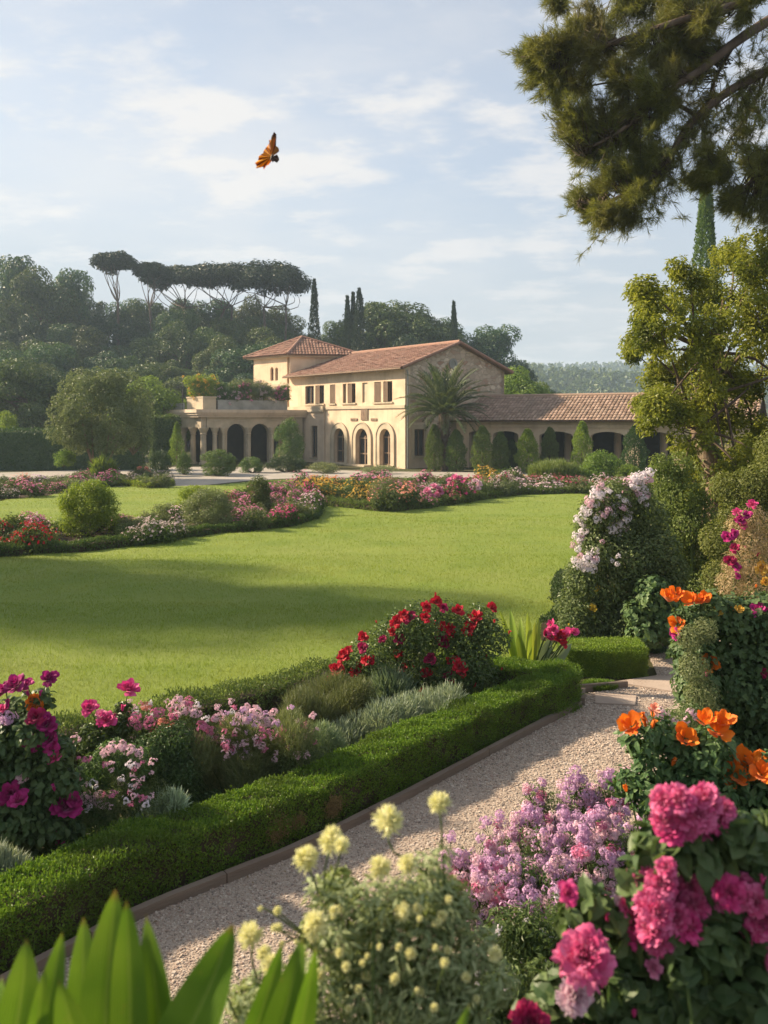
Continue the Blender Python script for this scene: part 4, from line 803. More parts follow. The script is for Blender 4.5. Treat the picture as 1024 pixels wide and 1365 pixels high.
for v in range(3):
    r = np.random.default_rng(900 + v)
    BLOOM['rose', v] = mesh('rose_bloom', norm_bloom(petals(r, 27, (.03, .62), (.12, .80), (.78, 1.0), (1.05, .52), .035)), True)
    BLOOM['ruffle', v] = mesh('ruffled_bloom', norm_bloom(petals(r, 96, (.03, 1.25), (.1, .75), (.80, .98), (.50, .24), .06, tip=.8)), True)
    BLOOM['poppy', v] = mesh('cup_bloom', norm_bloom(petals(r, 8, (.42, .85), (.1, .35), (1.0, 1.15), (.8, .72), .035, .3, .55, 7)), True)
    BLOOM['bud', v] = mesh('flower_bud', norm_bloom(petals(r, 7, (.12, .3), (-.1, -.3), (1.5, 1.7), (1.3, .9), .03, 0, .35)), True)
    n = 170; u = runit(r, n); u[:, 2] = u[:, 2] * .75 + .42; u = nrm(u)
    BLOOM['pin', v] = mesh('pincushion_bloom', [leaves(u * .25, u + r.normal(0, .12, (n, 3)), runit(r, n), r.uniform(.55, .82, n), .15, OVAL), leaves(np.zeros((9, 3)) - [0, 0, .25], np.stack([np.cos(np.arange(9) * .7), np.sin(np.arange(9) * .7), np.full(9, .1)], 1), np.tile([0, 0, 1.], (9, 1)), .6, .2, OVAL)], True)
    BLOOM['head', v] = mesh('flower_head', florets(r, 44, .7, .30, 5, .5), False)
    BLOOM['small', v] = mesh('flower_head', florets(r, 16, .7, .42), False)
def place_bloom(kind, i, loc, rad, dirv, m, parent, name, rr, flat=1.0):
    o = bpy.data.objects.new(name, BLOOM[kind, i % 3]); COL.objects.link(o); me = BLOOM[kind, i % 3]
    if len(me.materials) == 0: me.materials.append(M[m])
    o.material_slots[0].link = 'OBJECT'; o.material_slots[0].material = M[m]
    q = Vector(dirv).to_track_quat('Z', 'Y') @ Matrix.Rotation(rr.uniform(0, 6.28), 3, 'Z').to_quaternion()
    o.rotation_euler = q.to_euler(); o.location = loc; s = rad * rr.uniform(.92, 1.08); o.scale = (s, s, s * flat); o.parent = parent; return o
def flowerplant(name, lab, cat, base, cl, d, n, leaf, m, blooms=(), seed=0, tpl=DIAMOND, asp=.6, bk='rose_bloom', kind='rose', shell=.4, stemmat='stem', group=None, up=.45, zmin=.02, sr=.004, stems=14, droop=.25, zjit=.0, extra=None, faceup=.55, cut_left=None):
    """cl: clumps (px, py, radius px[, depth offset]) and blooms (px, py, radius px, material[, kind, depth offset]) seen at depth d"""
    r = np.random.default_rng(seed + 31); bx = np.array([base[0], base[1], float(hgt(base[0], base[1])) if len(base) < 3 else base[2]])
    t = thing(name, lab, cat, tuple(bx), group=group); s = d / FPX; C, Rd = [], []
    for c in cl:
        dd = c[3] if len(c) > 3 else r.uniform(-.35, .35) * c[2] * s * 1.6; D = d + dd; C.append(P(c[0], c[1], D) - bx); Rd.append(c[2] * D / FPX)
    C = np.array(C); Rd = np.array(Rd); V = leafage(r, n, C, np.stack([Rd, Rd * 1.0, Rd], 1), leaf, leaf * asp, tpl, shell, up, .75, droop, zmin=zmin)
    obj('foliage', [V], M[m], t); st = []
    order = np.argsort(-C[:, 2])
    for k in list(order[:stems]):
        st.append(tube(bend((r.normal() * .04, r.normal() * .04, -.02), C[k], r, 6, 0, .06), np.linspace(sr * 2.2, sr, 6), 5))
    pos = [];
    for i, b in enumerate(blooms):
        kd = b[4] if len(b) > 4 and b[4] else kind; dd = b[5] if len(b) > 5 else None
        near = np.argmin([(c[0] - b[0]) ** 2 + (c[1] - b[1]) ** 2 for c in cl]); Dn = (C[near] + bx)[1]
        D = d + dd if dd is not None else Dn - Rd[near] * r.uniform(.55, 1.0); q = P(b[0], b[1], D) - bx; rad = b[2] * D / FPX
        out = nrm(q - C[near]) if np.linalg.norm(q - C[near]) > 1e-6 else np.array([0, 0, 1.]); dv = out * .5 + np.array([0, -.55, faceup]) + r.normal(0, .22, 3)
        nm = {'rose': 'rose_bloom', 'ruffle': 'ruffled_bloom', 'poppy': 'cup_bloom', 'pin': 'pincushion_bloom', 'head': 'flower_head', 'small': 'flower_head'}[kd]
        place_bloom(kd, i, q, rad, dv, b[3], t, nm if bk is None else bk if kd == kind else nm, r)
        e = q - nrm(dv) * rad * .4; st.append(tube(bend(C[near] * .75 + q * .25 - np.array([0, 0, Rd[near] * .6]), e, r, 5, 0, .07), np.linspace(sr, sr * .7, 5), 5))
    bl_ = [b for b in blooms if (b[4] if len(b) > 4 and b[4] else kind) in ('rose', 'ruffle', 'poppy') and d < 12 and b[2] > 5]
    for b in bl_[::2]:                                              # closed buds among the open flowers
        k = r.integers(0, len(C)); u = nrm(np.array([r.normal(), -abs(r.normal()) * .8, abs(r.normal()) * 1.1])); q = C[k] + u * Rd[k] * 1.12; rad = b[2] * d / FPX * .34
        place_bloom('bud', int(r.integers(0, 3)), q, rad * .62, u * .4 + [0, 0, 1], b[3], t, 'flower_bud', r, .5); st.append(tube(bend(C[k], q - [0, 0, rad], r, 4, 0, .05), np.linspace(sr, sr * .6, 4), 5))
    if extra: st += extra(r, C, bx)
    if st: obj('stems', st, M[stemmat], t, smooth=True)
    return t

# ================================================================== far and middle flower beds
FP = []
for v in range(3):
    r = np.random.default_rng(400 + v); t = thing('flowering_plant', 'x', 'flowers'); C, Rd = crown_clumps(r, 11, (0, 0, .2), .34, .34, .15, .10, .2)
    C[:, 2] = np.clip(C[:, 2], .06, .4); obj('foliage', [leafage(r, 1100, C, Rd, .065, .035, shell=.3, zmin=.0)], M['bed_leaf'], t)
    n = 165; p, u, k = cloud(r, n, C + [0, 0, .05], Rd * 1.1, .75); ok = p[:, 2] > .16; p, u = p[ok], u[ok]; n = len(p); u = nrm(u + [0, 0, .6]); a = nrm(np.cross(u, runit(r, n))); b = np.cross(u, a)
    obj('blossoms', [leaves(p, a * math.cos(q) + b * math.sin(q) + .2 * u, u, r.uniform(.022, .04, n), .028) for q in (0, 1.57, 3.14, 4.71)], M['pink'], t); FP.append(t)
GP = []
for v in range(2):
    r = np.random.default_rng(430 + v); t = thing('leafy_plant', 'x', 'plant'); C, Rd = crown_clumps(r, 11, (0, 0, .22), .34, .34, .17, .10, .2); C[:, 2] = np.clip(C[:, 2], .06, .45)
    obj('foliage', [leafage(r, 1500, C, Rd, .065, .03, shell=.3, zmin=.0)], M['bed_leaf'], t); GP.append(t)
fpused = set()
def plantbed(bed, nick, n, mind, colour, scale, seed, green=.32):
    r = np.random.default_rng(seed); b = np.array(bed); lo, hi = b.min(0), b.max(0); pts = []
    for _ in range(n * 60):
        q = r.uniform(lo, hi)
        if not inside(q[None], bed)[0] or abs(q[0] / q[1]) > .5 and q[0] < 0 or q[0] / q[1] > .40: continue
        ppx = 512 + FPX * q[0] / q[1]
        if seed == 61 and (abs(ppx - 120) < 46 and q[1] < 22.9 or abs(ppx - 279) < 40 and q[1] < 24.2): continue
        if all((q[0] - w[0]) ** 2 + (q[1] - w[1]) ** 2 > mind ** 2 for w in pts): pts.append(q)
        if len(pts) >= n: break
    sd = pts[::4]; sc_ = [colour(512 + FPX * q[0] / q[1], q, r) for q in sd]
    for q in pts:
        px = 512 + FPX * q[0] / q[1]; m, h = sc_[int(np.argmin([(q[0] - w[0]) ** 2 + (q[1] - w[1]) ** 2 for w in sd]))] if r.random() < .85 else colour(px, q, r); h *= r.uniform(.75, 1.25); v = int(r.integers(0, 3))
        if r.random() < green:
            v = v % 2; gm = ['bed_leaf', 'grey_leaf', 'topiary', 'wispy'][int(r.integers(0, 4))]; sc = scale * r.uniform(.75, 1.15); gl = {'bed_leaf': 'green', 'grey_leaf': 'grey-green', 'topiary': 'dark green', 'wispy': 'olive'}[gm]; lab = f'{gl} leafy plant in {nick}'
            if ('g', v) in fpused: dup(GP[v], (q[0], q[1], .02), r.uniform(0, 6.28), (sc, sc, sc * h), lab, f'{gl} leafy plants in {nick}', {'foliage': M[gm]})
            else: fpused.add(('g', v)); o = GP[v]; o.location = (q[0], q[1], .02); o.scale = (sc, sc, sc * h); tag(o, lab.replace(gl, 'green'), group=f'green leafy plants in {nick}')
            continue
        sc = scale * r.uniform(.8, 1.25)
        adj = {'magenta': 'magenta', 'pink': 'pink', 'palepink': 'pale pink', 'white': 'white', 'red': 'red', 'orange': 'orange', 'yellow': 'yellow', 'gold': 'golden yellow', 'crimson': 'crimson', 'salmon': 'salmon pink', 'lilac': 'lilac', 'hotpink': 'bright pink', 'foam': 'dusty pink'}[m]
        lab = f'{adj} flowering plant in {nick}'; g = f'{adj} flowers in {nick}'; bm = {'magenta': 'bedmagenta', 'crimson': 'bedcrimson'}.get(m, m); mm = {'blossoms': M[bm]}
        s3 = (sc, sc, sc * h)
        if v in fpused: dup(FP[v], (q[0], q[1], .02), r.uniform(0, 6.28), s3, lab, g, mm)
        else:
            fpused.add(v); o = FP[v]; o.location = (q[0], q[1], .02); o.scale = s3; tag(o, lab, group=g)
            for c in o.children:
                if c.name.startswith('blossoms'): c.material_slots[0].link = 'OBJECT'; c.material_slots[0].material = M[bm]
def col1(px, q, r):
    if px < 45: return r.choice(['red', 'salmon', 'orange', 'magenta', 'pink']), 1.15
    if px < 130: return r.choice(['magenta', 'hotpink', 'palepink', 'white', 'pink'], p=[.25, .15, .3, .12, .18]), 1.0
    if px < 205: return r.choice(['magenta', 'foam', 'palepink', 'pink'], p=[.3, .2, .25, .25]), .95
    if px < 320: return r.choice(['crimson', 'palepink', 'magenta', 'pink', 'pink']), .9
    return r.choice(['magenta', 'pink', 'hotpink', 'palepink'], p=[.25, .45, .15, .15]), 1.2
plantbed(BED1, 'the curved bed across the left of the lawn', 92, .44, col1, 1.0, 61)
def col2(px, q, r):
    if px < 450: return r.choice(['gold', 'yellow', 'pink', 'orange'], p=[.45, .3, .15, .1]), 1.1
    if px < 505: return r.choice(['gold', 'yellow', 'pink', 'salmon'], p=[.35, .3, .2, .15]), 1.05
    if px < 600: return r.choice(['crimson', 'pink', 'magenta', 'salmon', 'foam'], p=[.15, .25, .1, .2, .3]), 1.0
    if px < 690: return r.choice(['pink', 'gold', 'salmon', 'hotpink', 'foam'], p=[.2, .35, .15, .1, .2]), 1.05
    return r.choice(['foam', 'palepink', 'pink', 'crimson'], p=[.4, .2, .2, .2]), .8
plantbed(BED2, 'the far bed before the villa', 140, .56, col2, 1.32, 62)
plantbed(BED3, 'the distant bed at the left edge', 62, .7, lambda px, q, r: (r.choice(['pink', 'magenta', 'foam', 'palepink', 'lilac', 'salmon'], p=[.2, .1, .3, .2, .1, .1]), .9), 1.3, 63, .45)
FARBED = smoothpoly([(-1, 46.2), (5, 46.4), (11, 46), (11, 44.8), (4, 44.8), (-1, 45)], 3)
for px, py, d, w, m, lab in ((377, 660, 31, 14, 'pink', 'knot of bright pink flowers standing tall at the middle of the far bed'), (606, 641, 32, 12, 'pink', 'tall pink rose head above the golden plants of the far bed'), (633, 646, 32, 11, 'palepink', 'pale pink rose heads at the right of the golden plants of the far bed'), (578, 655, 30, 14, 'pink', 'large pink rose knot rising near the corner of the far bed')):
    x, y = at(px, d); H = P(px, py, d)[2]; cl = [(px, py + 14, 14), (px - 8, py + 24, 12), (px + 8, py + 26, 12)]
    flowerplant('rose_bush', lab, 'rose bush', (x, y), cl, d, 900, .06, 'bed_leaf', [(px + np.cos(k * 2.4) * w * .6, py + np.sin(k * 2.4) * w * .5, w * .38, m) for k in range(7)], seed=int(px), sr=.008)
def polyhedge(name, lab, cat, pts, w, h, n, leaf, m, seed, fuzz=.02, asp=.6, sprig=.25, coremat=None, wob=1.0):
    r = np.random.default_rng(seed); q = np.array([p_[:2] for p_ in pts], float); seg = np.diff(q, axis=0); ln = np.linalg.norm(seg, axis=1); cum = np.concatenate([[0], np.cumsum(ln)]); tan = nrm(np.gradient(q, axis=0)); nor = np.stack([-tan[:, 1], tan[:, 0]], 1)
    per = w + 2 * h; sv = r.uniform(0, cum[-1], n); e = r.uniform(0, per, n); f = lambda a: np.stack([np.interp(sv, cum, a[:, 0]), np.interp(sv, cum, a[:, 1])], 1)
    c = f(q); nn = nrm(f(nor)); lat = np.where(e < h, -w / 2, np.where(e < h + w, e - h - w / 2, w / 2)); z = np.where(e < h, e, np.where(e < h + w, h, per - e)); up = (e >= h) & (e < h + w)
    N = np.where(up[:, None], np.array([0, 0, 1.]), np.column_stack([nn * np.sign(lat)[:, None], np.zeros(n)])); edge = np.clip((np.abs(lat) / (w / 2)) ** 6 * (z / h) ** 6, 0, 1)
    off = fuzz * wob * (np.sin(sv * 7.3 + z * 9) * .6 + np.sin(sv * 17 + lat * 23) * .5 + np.sin(z * 31 + sv * 11) * .4) + fuzz * r.normal(0, .7, n) - edge * fuzz * 1.2 - fuzz * .6 + up * fuzz * (.7 * np.sin(sv * 2.3 + 1) + .6 * np.sin(sv * 4.9))
    p = np.column_stack([c + nn * lat[:, None], z]) + N * off[:, None]; D = r.normal(size=(n, 3)) * .7 + N * .6 + np.array([0, 0, .7]); NN = N + r.normal(0, .55, (n, 3)) + np.array([0, 0, .25])
    k = up & (r.random(n) < sprig); D[k] = r.normal(0, .3, (k.sum(), 3)) + [0, 0, 1]; L = leaf * r.uniform(.6, 1.25, n); L[k] *= 1.5
    hol = np.sin(sv * 11.3 + z * 17) + np.sin(sv * 23.7 - z * 29 + lat * 5) + .8 * np.sin(sv * 5.1 + 2); kp_ = up | (hol < 1.15) | (r.random(n) < .3); p, D, NN, L = p[kp_], D[kp_], NN[kp_], L[kp_]
    p[:, 2] = np.maximum(p[:, 2], .004); b0 = np.array([*q[0], 0]); x0 = bpy.data.objects
    core = []; iw, ih = w / 2 - fuzz * 2.2, h - fuzz * 2.2
    for sg, hh in ((-1, 0), (-1, 1), (1, 1), (1, 0)): core.append(np.column_stack([q + nor * sg * iw, np.full(len(q), .004 if hh == 0 else ih)]))
    core = np.stack(core, 1); m_ = len(q); F = [[i * 4 + a, i * 4 + b, (i + 1) * 4 + b, (i + 1) * 4 + a] for i in range(m_ - 1) for a, b in ((0, 1), (1, 2), (2, 3))] + [[0, 1, 2, 3], [(m_ - 1) * 4 + j for j in (3, 2, 1, 0)]]
    t = thing(name, lab, cat, tuple(b0)); obj('foliage', [leaves(p - b0, D, NN, L, leaf * asp)], M[m], t); obj('twigs', [(core.reshape(-1, 3) - b0, F)], M[coremat or 'twig'], t); return t
e1 = smoothpoly([G(-40, 747), G(0, 743), G(110, 736), G(200, 726), G(280, 714), G(345, 708), G(398, 699), G(421, 689), G(412, 677)], 4, False)
polyhedge('edging_hedge', 'low dark clipped edging along the near side of the curved flower bed', 'hedge', e1, .34, .24, 26000, .05, 'topiary', 65, .03)
e2 = smoothpoly([G(425, 673), G(480, 679), G(532, 682), G(590, 675), G(640, 667), G(700, 660.5), G(790, 660)], 4, False)
polyhedge('edging_hedge', 'low green edging along the lawn side of the far flower bed', 'hedge', e2, .4, .26, 15000, .07, 'topiary', 66, .03)
e3 = smoothpoly([G(228, 648), G(200, 652), G(165, 648), G(130, 650)], 4, False)
polyhedge('edging_hedge', 'low edging round the tongue of the distant left bed', 'hedge', e3, .4, .22, 5000, .07, 'golden', 67, .03)
bush('round_shrub', 'rounded golden green shrub with a sunlit top at the left of the curved bed', 'shrub', 120, 713, 90, 75, 22.2, 'golden', 71, 16000, .055, .55, 30, lump=.26)
bush('round_shrub', 'greyish rounded shrub with tiny pale flowers in the middle of the curved bed', 'shrub', 279, 705, 76, 56, 23.6, 'grey_leaf', 72, 12000, .05, .5, 26, lump=.28)
bush('shrub', 'small upright shrub behind the greyish rounded shrub in the curved bed', 'shrub', 344, 680, 38, 48, 27, 'topiary', 73, 5000, .06, .5, 18)
bush('shrub', 'yellow green shrub behind the greyish rounded shrub of the curved bed', 'shrub', 262, 676, 60, 30, 27.5, 'golden', 74, 5000, .06, .5, 18)
bush('shrub', 'small yellow green shrub in the distant left bed', 'shrub', 85, 622, 34, 24, 43, 'bright_leaf', 75, 2600, .08)
tuftbush('spiky leafy plant growing at the foot of the grey-green garden tree', 138, 640, 28, 32, 41, 'bright_leaf', 76, 900, 'plant', 'leafy_plant', .6, .07)
bush('shrub', 'low golden mound at the end of the distant left bed', 'shrub', 158, 643, 30, 12, 41, 'golden', 77, 1800, .06)
flowerplant('rose_bush', 'salmon red flowered bush beside the driveway at the left', 'rose bush', G(193, 640)[:2], [(190, 628, 10), (198, 634, 9), (184, 634, 9)], 43, 900, .08, 'bed_leaf', [(186 + k * 3.1, 624 + (k * 37 % 11), 3, 'salmon') for k in range(6)], seed=4, sr=.01)
# plants in the terrace planters
tz = pz + .69
for k, (u_, side, w, h, m, col, nb, lab) in enumerate(((.5, 1, 34, 30, 'golden', 'gold', 16, 'yellow flowering bush in the pale corner planter of the terrace'), (2.0, 0, 24, 22, 'topiary', 'palepink', 9, 'pale flowered bush at the left end of the long terrace trough'), (3.3, 0, 30, 28, 'wispy', 'pink', 12, 'tall loose bush with pinkish flowers in the middle of the terrace trough'),
        (4.5, 0, 28, 26, 'grey_leaf', 'foam', 14, 'grey-green bush with dusty flowers in the terrace trough'), (5.7, 0, 30, 20, 'topiary', 'pink', 14, 'low pink flowered bush at the villa end of the terrace trough'))):
    b = (LA + LS * 1.0 + LU * .55) if side else LA + LU * u_ + LN * .35; z = pz + .9 if side else tz; d = b[1]; px = 512 + b[0] / d * FPX; py = HOR - (z - EYE) / d * FPX; r = np.random.default_rng(k + 5)
    cl = [(px + r.uniform(-w, w) * .55, py - r.uniform(-.12, .78) * h, r.uniform(5, 9)) for _ in range(34)]
    flowerplant('terrace_bush', lab, 'shrub', (b[0], b[1], z), cl, d, 6000, .1, m, [(c[0] + r.uniform(-6, 6), c[1] + r.uniform(-7, 4), 2.1, col, 'small') for c in (cl * 2)[:nb * 2]], seed=300 + k, sr=.012, kind='small', bk='flower_head')

# ================================================================== box hedges by the path, boards
bl = np.array([p_[:2] for p_ in BOARDL]); tb = nrm(np.gradient(bl, axis=0)); nbd = np.stack([-tb[:, 1], tb[:, 0]], 1)
mid = bl + nbd * .30
hp = [*[tuple(p_) for p_ in smoothpoly(list(mid[:-1]) + [np.array([1.76, 8.94])], 5, False)], (1.90, 9.11), (1.915, 9.15), (1.87, 9.19), (1.68, 9.27), (1.4, 9.39), (1.0, 9.56), (.6, 9.74)]
MH = polyhedge('box_hedge', 'long clipped box hedge running along the gravel path and turning back at its far corner', 'hedge', hp, .40, .36, 190000, .0185, 'box', 81, .021, .62, .3)
rp = np.random.default_rng(82); dry = []
for px, py, rad in ((345, 1092, .085), (408, 1058, .07), (360, 1075, .05)):
    d = 1150 * 2.82 / (py - HOR) + .0; c = P(px, py, d); n = 900; q = c + rp.normal(0, rad * .55, (n, 3)) * [1, 1, .9]
    i = np.argmin(np.linalg.norm(mid[:, None] - q[None, :, :2], axis=2), 0); k = np.clip(i, 1, len(mid) - 2); tn = tb[k]; nn = nbd[k]; rel = ((q[:, :2] - mid[k]) * nn).sum(1); q[:, :2] += nn * (-.203 - rel + rp.normal(0, .006, n))[:, None]; q = q[(q[:, 2] > .04) & (q[:, 2] < .37)]; n = len(q)
    dry.append(leaves(q - np.array([*MH.location]), rp.normal(size=(n, 3)) + [0, 0, .5], rp.normal(0, .6, (n, 3)) + np.array([.75, -.66, 0]), .017 * rp.uniform(.6, 1.2, n), .009))
obj('dry_patch', dry, M['boxdry'], MH)
back = [(.55, 9.92), (.1, 9.75), (-.58, 9.32), (-1.2, 8.72), (-1.84, 8.12), (-2.6, 7.62), (-3.6, 7.1), (-5, 6.7)]
polyhedge('box_hedge', 'darker shaggy low hedge between the flower bed and the lawn', 'hedge', smoothpoly(back, 4, False), .40, .37, 42000, .026, 'topiary', 83, .035, .55, .3)
boxhedge('box_block', 'short clipped box block across the path corner by the red canna', 2.12, 3.06, 10.02, 10.52, .34, 'box', 84, .019, 26000, 'hedge', -.06, fuzz=.013)
tuftbush('low grassy clump at the foot of the short box block', 800, 924, 58, 16, 9.65, 'box', 85, 2600, 'grass clump', 'grass_clump', .8, .006)
bush('low_hedge', 'low dark hedge remnant at the foot of the white rose bush', 'hedge', 868, 882, 40, 24, 11.2, 'yew', 86, 3500, .03)
LH = [(3.25, 15.2), (2.95, 14.2), (2.85, 13.1), (2.6, 12.2), (2.2, 11.5)]
polyhedge('low_hedge', 'low dark hedge at the lawn edge behind the cannas', 'hedge', smoothpoly(LH, 4, False), .35, .34, 12000, .035, 'yew', 87, .03)
def plank(a, b, h=.085, w=.045, z=0.0):
    a, b = np.array(a), np.array(b); u = nrm(b - a); n = np.array([-u[1], u[0]]); V = np.array([[*(p_ + n * s), z_] for z_ in (z, z + h) for p_, s in ((a, 0), (b, 0), (b, w), (a, w))]); V[4:, :2] += rp.normal(0, .003, (4, 2)); V[4:, 2] += rp.normal(0, .004, 4); return V, box(0, 1, 0, 1, 0, 1)[1]
bt = thing('edging_board', 'long weathered wooden edging board between the box hedge and the gravel', 'edging board', (2.06, 8.98, 0)); sb = smoothpoly(list(bl), 6, False)
for i in range(0, len(sb) - 1, 7):
    pts = sb[i:i + 8]; cen = []
    Vt = []; m_ = len(pts)
    for j, p_ in enumerate(pts):
        g = pts[min(j + 1, m_ - 1)] - pts[max(j - 1, 0)]; u = nrm(g); n_ = np.array([-u[1], u[0]]); sh = u * (.004 if j == 0 else -.004 if j == m_ - 1 else 0)
        for dx, z in ((0, .0), (0, .076), (.045, .079), (.045, .0)): Vt.append([*(p_ + sh + n_ * dx), z + float(hgt(*p_)) + (rp.normal(0, .0015) if z > .01 else 0)])
    F = [[j * 4 + a, j * 4 + (a + 1) % 4, (j + 1) * 4 + (a + 1) % 4, (j + 1) * 4 + a] for j in range(m_ - 1) for a in range(4)] + [[0, 1, 2, 3], [(m_ - 1) * 4 + a for a in (3, 2, 1, 0)]]
    obj('board', [(np.array(Vt), F)], M['board'], bt, True)
for a, b, lab in (((2.16, 9.50), (2.72, 9.62), 'short wooden edging board in front of the grassy clump'), ((2.10, 9.02), (2.19, 9.38), 'short wooden edging board at the end of the box hedge')):
    o = obj('edging_board', [(plank(a, b)[0] - np.array([*a, 0]), plank(a, b)[1])], M['board']); o.location = (*a, 0); tag(o, lab, 'edging board')

# ================================================================== planting between hedge and lawn
red = [(215, 228), (213, 265), (165, 275), (140, 300), (122, 340), (95, 380), (190, 345), (225, 305), (240, 305), (283, 235), (315, 210), (330, 175), (355, 150), (375, 160), (430, 125), (428, 160), (466, 107), (490, 128), (540, 135), (485, 190), (505, 215), (490, 250), (583, 185), (600, 157), (655, 127), (445, 305), (335, 283), (545, 330), (552, 352), (510, 365), (527, 310), (430, 348), (418, 418), (340, 235), (350, 335), (130, 330), (152, 285), (478, 225), (575, 200), (515, 200), (208, 320)]
rr = np.random.default_rng(90)
flowerplant('rose_bush', 'broad bush of red roses at the far end of the hedged bed', 'rose bush', (.3, 9.15), [(470, 890, 30), (500, 870, 34), (535, 845, 34), (560, 835, 36), (590, 830, 34), (620, 845, 32), (640, 830, 26), (655, 850, 28), (545, 885, 40), (590, 885, 42), (625, 890, 34), (510, 915, 32), (560, 925, 36), (600, 930, 34), (640, 900, 26), (455, 912, 22)], 9.1, 15000, .042, 'rose_leaf',
            [(400 + a * .3906, 760 + b * .3906, rr.uniform(6.2, 8.8) * (1.3 if (a, b) in ((545, 330), (510, 365), (375, 160), (505, 215), (583, 185), (122, 340)) else 1), 'crimson' if k % 4 == 1 else 'red') for k, (a, b) in enumerate(red)], seed=91, sr=.006, stems=16)
# fern-like dark leaves below the red roses
tuftbush('dark fern-like plant under the red roses', 520, 938, 60, 40, 8.7, 'bluegreen', 92, 1400, 'fern', 'fern', .7, .016)
def silverbush(lab, cl, d, base, seed, n=9000, L=.06, w=.006, m='silver'):
    r = np.random.default_rng(seed); bx = np.array([*base, float(hgt(*base))]); t = thing('silver_plant', lab, 'silver plant', tuple(bx)); C = []; Rd = []
    for c in cl: C.append(P(c[0], c[1], d + (c[3] if len(c) > 3 else 0)) - bx); Rd.append(c[2] * d / FPX)
    C = np.array(C); Rd = np.array(Rd); p, u, k = cloud(r, n, C, Rd, .2); ok = p[:, 2] > .01; p, u = p[ok], u[ok]; n = len(p)
    obj('foliage', [leaves(p, u * .8 + [0, 0, .9] + r.normal(0, .35, (n, 3)), runit(r, n), L * r.uniform(.6, 1.2, n), w, NEEDLE)], M[m], t)
    obj('stems', stalks(np.tile([0, 0, 0], (len(C), 1)) + r.normal(0, .03, (len(C), 3)) * [1, 1, 0], C, r, .006, .003), M['stem'], t); return t
silverbush('mound of silvery narrow-leaved foliage along the hedge below the red roses', [(600, 935, 22, .25), (570, 945, 26, .2), (540, 955, 28, .1), (510, 965, 30), (480, 978, 28), (455, 990, 26, -.1), (590, 955, 22, .1)], 7.9, (.1, 7.9), 93, 12000, .07)
silverbush('small silvery fern-like plant by the hedge below the pink flowers', [(215, 1085, 18), (232, 1075, 16), (195, 1100, 16), (180, 1110, 14)], 5.9, (-1.6, 5.95), 94, 2200, .075, .009)
silverbush('silvery plant at the left edge beside the dark magenta roses', [(5, 1165, 22), (20, 1170, 20), (-15, 1155, 25)], 5.15, (-2.25, 5.2), 95, 2600, .08, .008)
silverbush('blue-grey narrow-leaved plant left of the silvery mound', [(440, 1000, 22), (415, 1015, 22), (400, 1005, 20), (430, 985, 20)], 7.2, (-.5, 7.25), 96, 4500, .06, .006, 'bluegreen')
def wispybush(lab, base, cl, d, n, seed, m='wispy', L=.075):
    r = np.random.default_rng(seed); bx = np.array([*base, 0.0]); t = thing('wispy_bush', lab, 'shrub', tuple(bx)); C = np.array([P(c[0], c[1], d + r.uniform(-.25, .25)) - bx for c in cl]); Rd = np.array([c[2] * d / FPX for c in cl])
    p, u, k = cloud(r, n, C, Rd, .15); ok = p[:, 2] > .01; p, u = p[ok], u[ok]; n = len(p); g = np.stack([np.sin(p[:, 0] * 9), np.cos(p[:, 0] * 7 + p[:, 2] * 5), np.zeros(n)], 1) * .35
    obj('foliage', [leaves(p, u * .5 + g + [0, 0, .9] + r.normal(0, .38, (n, 3)), runit(r, n), L * r.uniform(.5, 1.2, n), .0035, NEEDLE), leaves(p[::3] + r.normal(0, .02, p[::3].shape), runit(r, len(p[::3])), runit(r, len(p[::3])), .018, .007)], M[m], t)
    e = p[r.choice(n, 90)]; obj('stems', stalks(np.column_stack([e[:, :2] * .6, np.zeros(90)]), e + [0, 0, .03], r, .004, .0018), M['stem'], t); return t
wispybush('tall feathery brownish green bush in the middle of the hedged bed', (-1.05, 7.1), [(300, 1000, 28), (330, 1000, 28), (365, 1005, 28), (290, 1025, 32), (330, 1025, 34), (370, 1025, 32), (262, 1010, 26), (395, 985, 26), (270, 1050, 28), (320, 1055, 30), (360, 1055, 26), (310, 975, 18), (385, 965, 18)], 6.9, 30000, 97)
wispybush('feathery grass-like bush behind the silvery mound', (-.5, 8.2), [(420, 935, 28), (445, 925, 28), (400, 945, 26), (465, 940, 26), (430, 955, 26), (480, 925, 20)], 8.2, 16000, 98)
flowerplant('wispy_bush', 'low green bush between the pink flowers and the dark magenta roses', 'shrub', (-1.75, 6.6), [(230, 990, 30), (200, 1010, 32), (240, 1030, 30), (170, 1020, 28), (215, 1050, 26), (250, 1060, 24), (285, 1075, 20), (190, 1050, 26)], 6.6, 13000, .034, 'rose_leaf', seed=99, asp=.4)
def headplant(lab, base, cl, d, heads, m, seed, n=4500, leaf=.03, name='phlox_plant', cat='phlox'):
    return flowerplant(name, lab, cat, base, cl, d, n, leaf, 'rose_leaf', [(h[0], h[1], h[2], h[3] if len(h) > 3 else m, 'head') for h in heads], seed=seed, kind='head', bk='flower_head', asp=.4, faceup=.9)
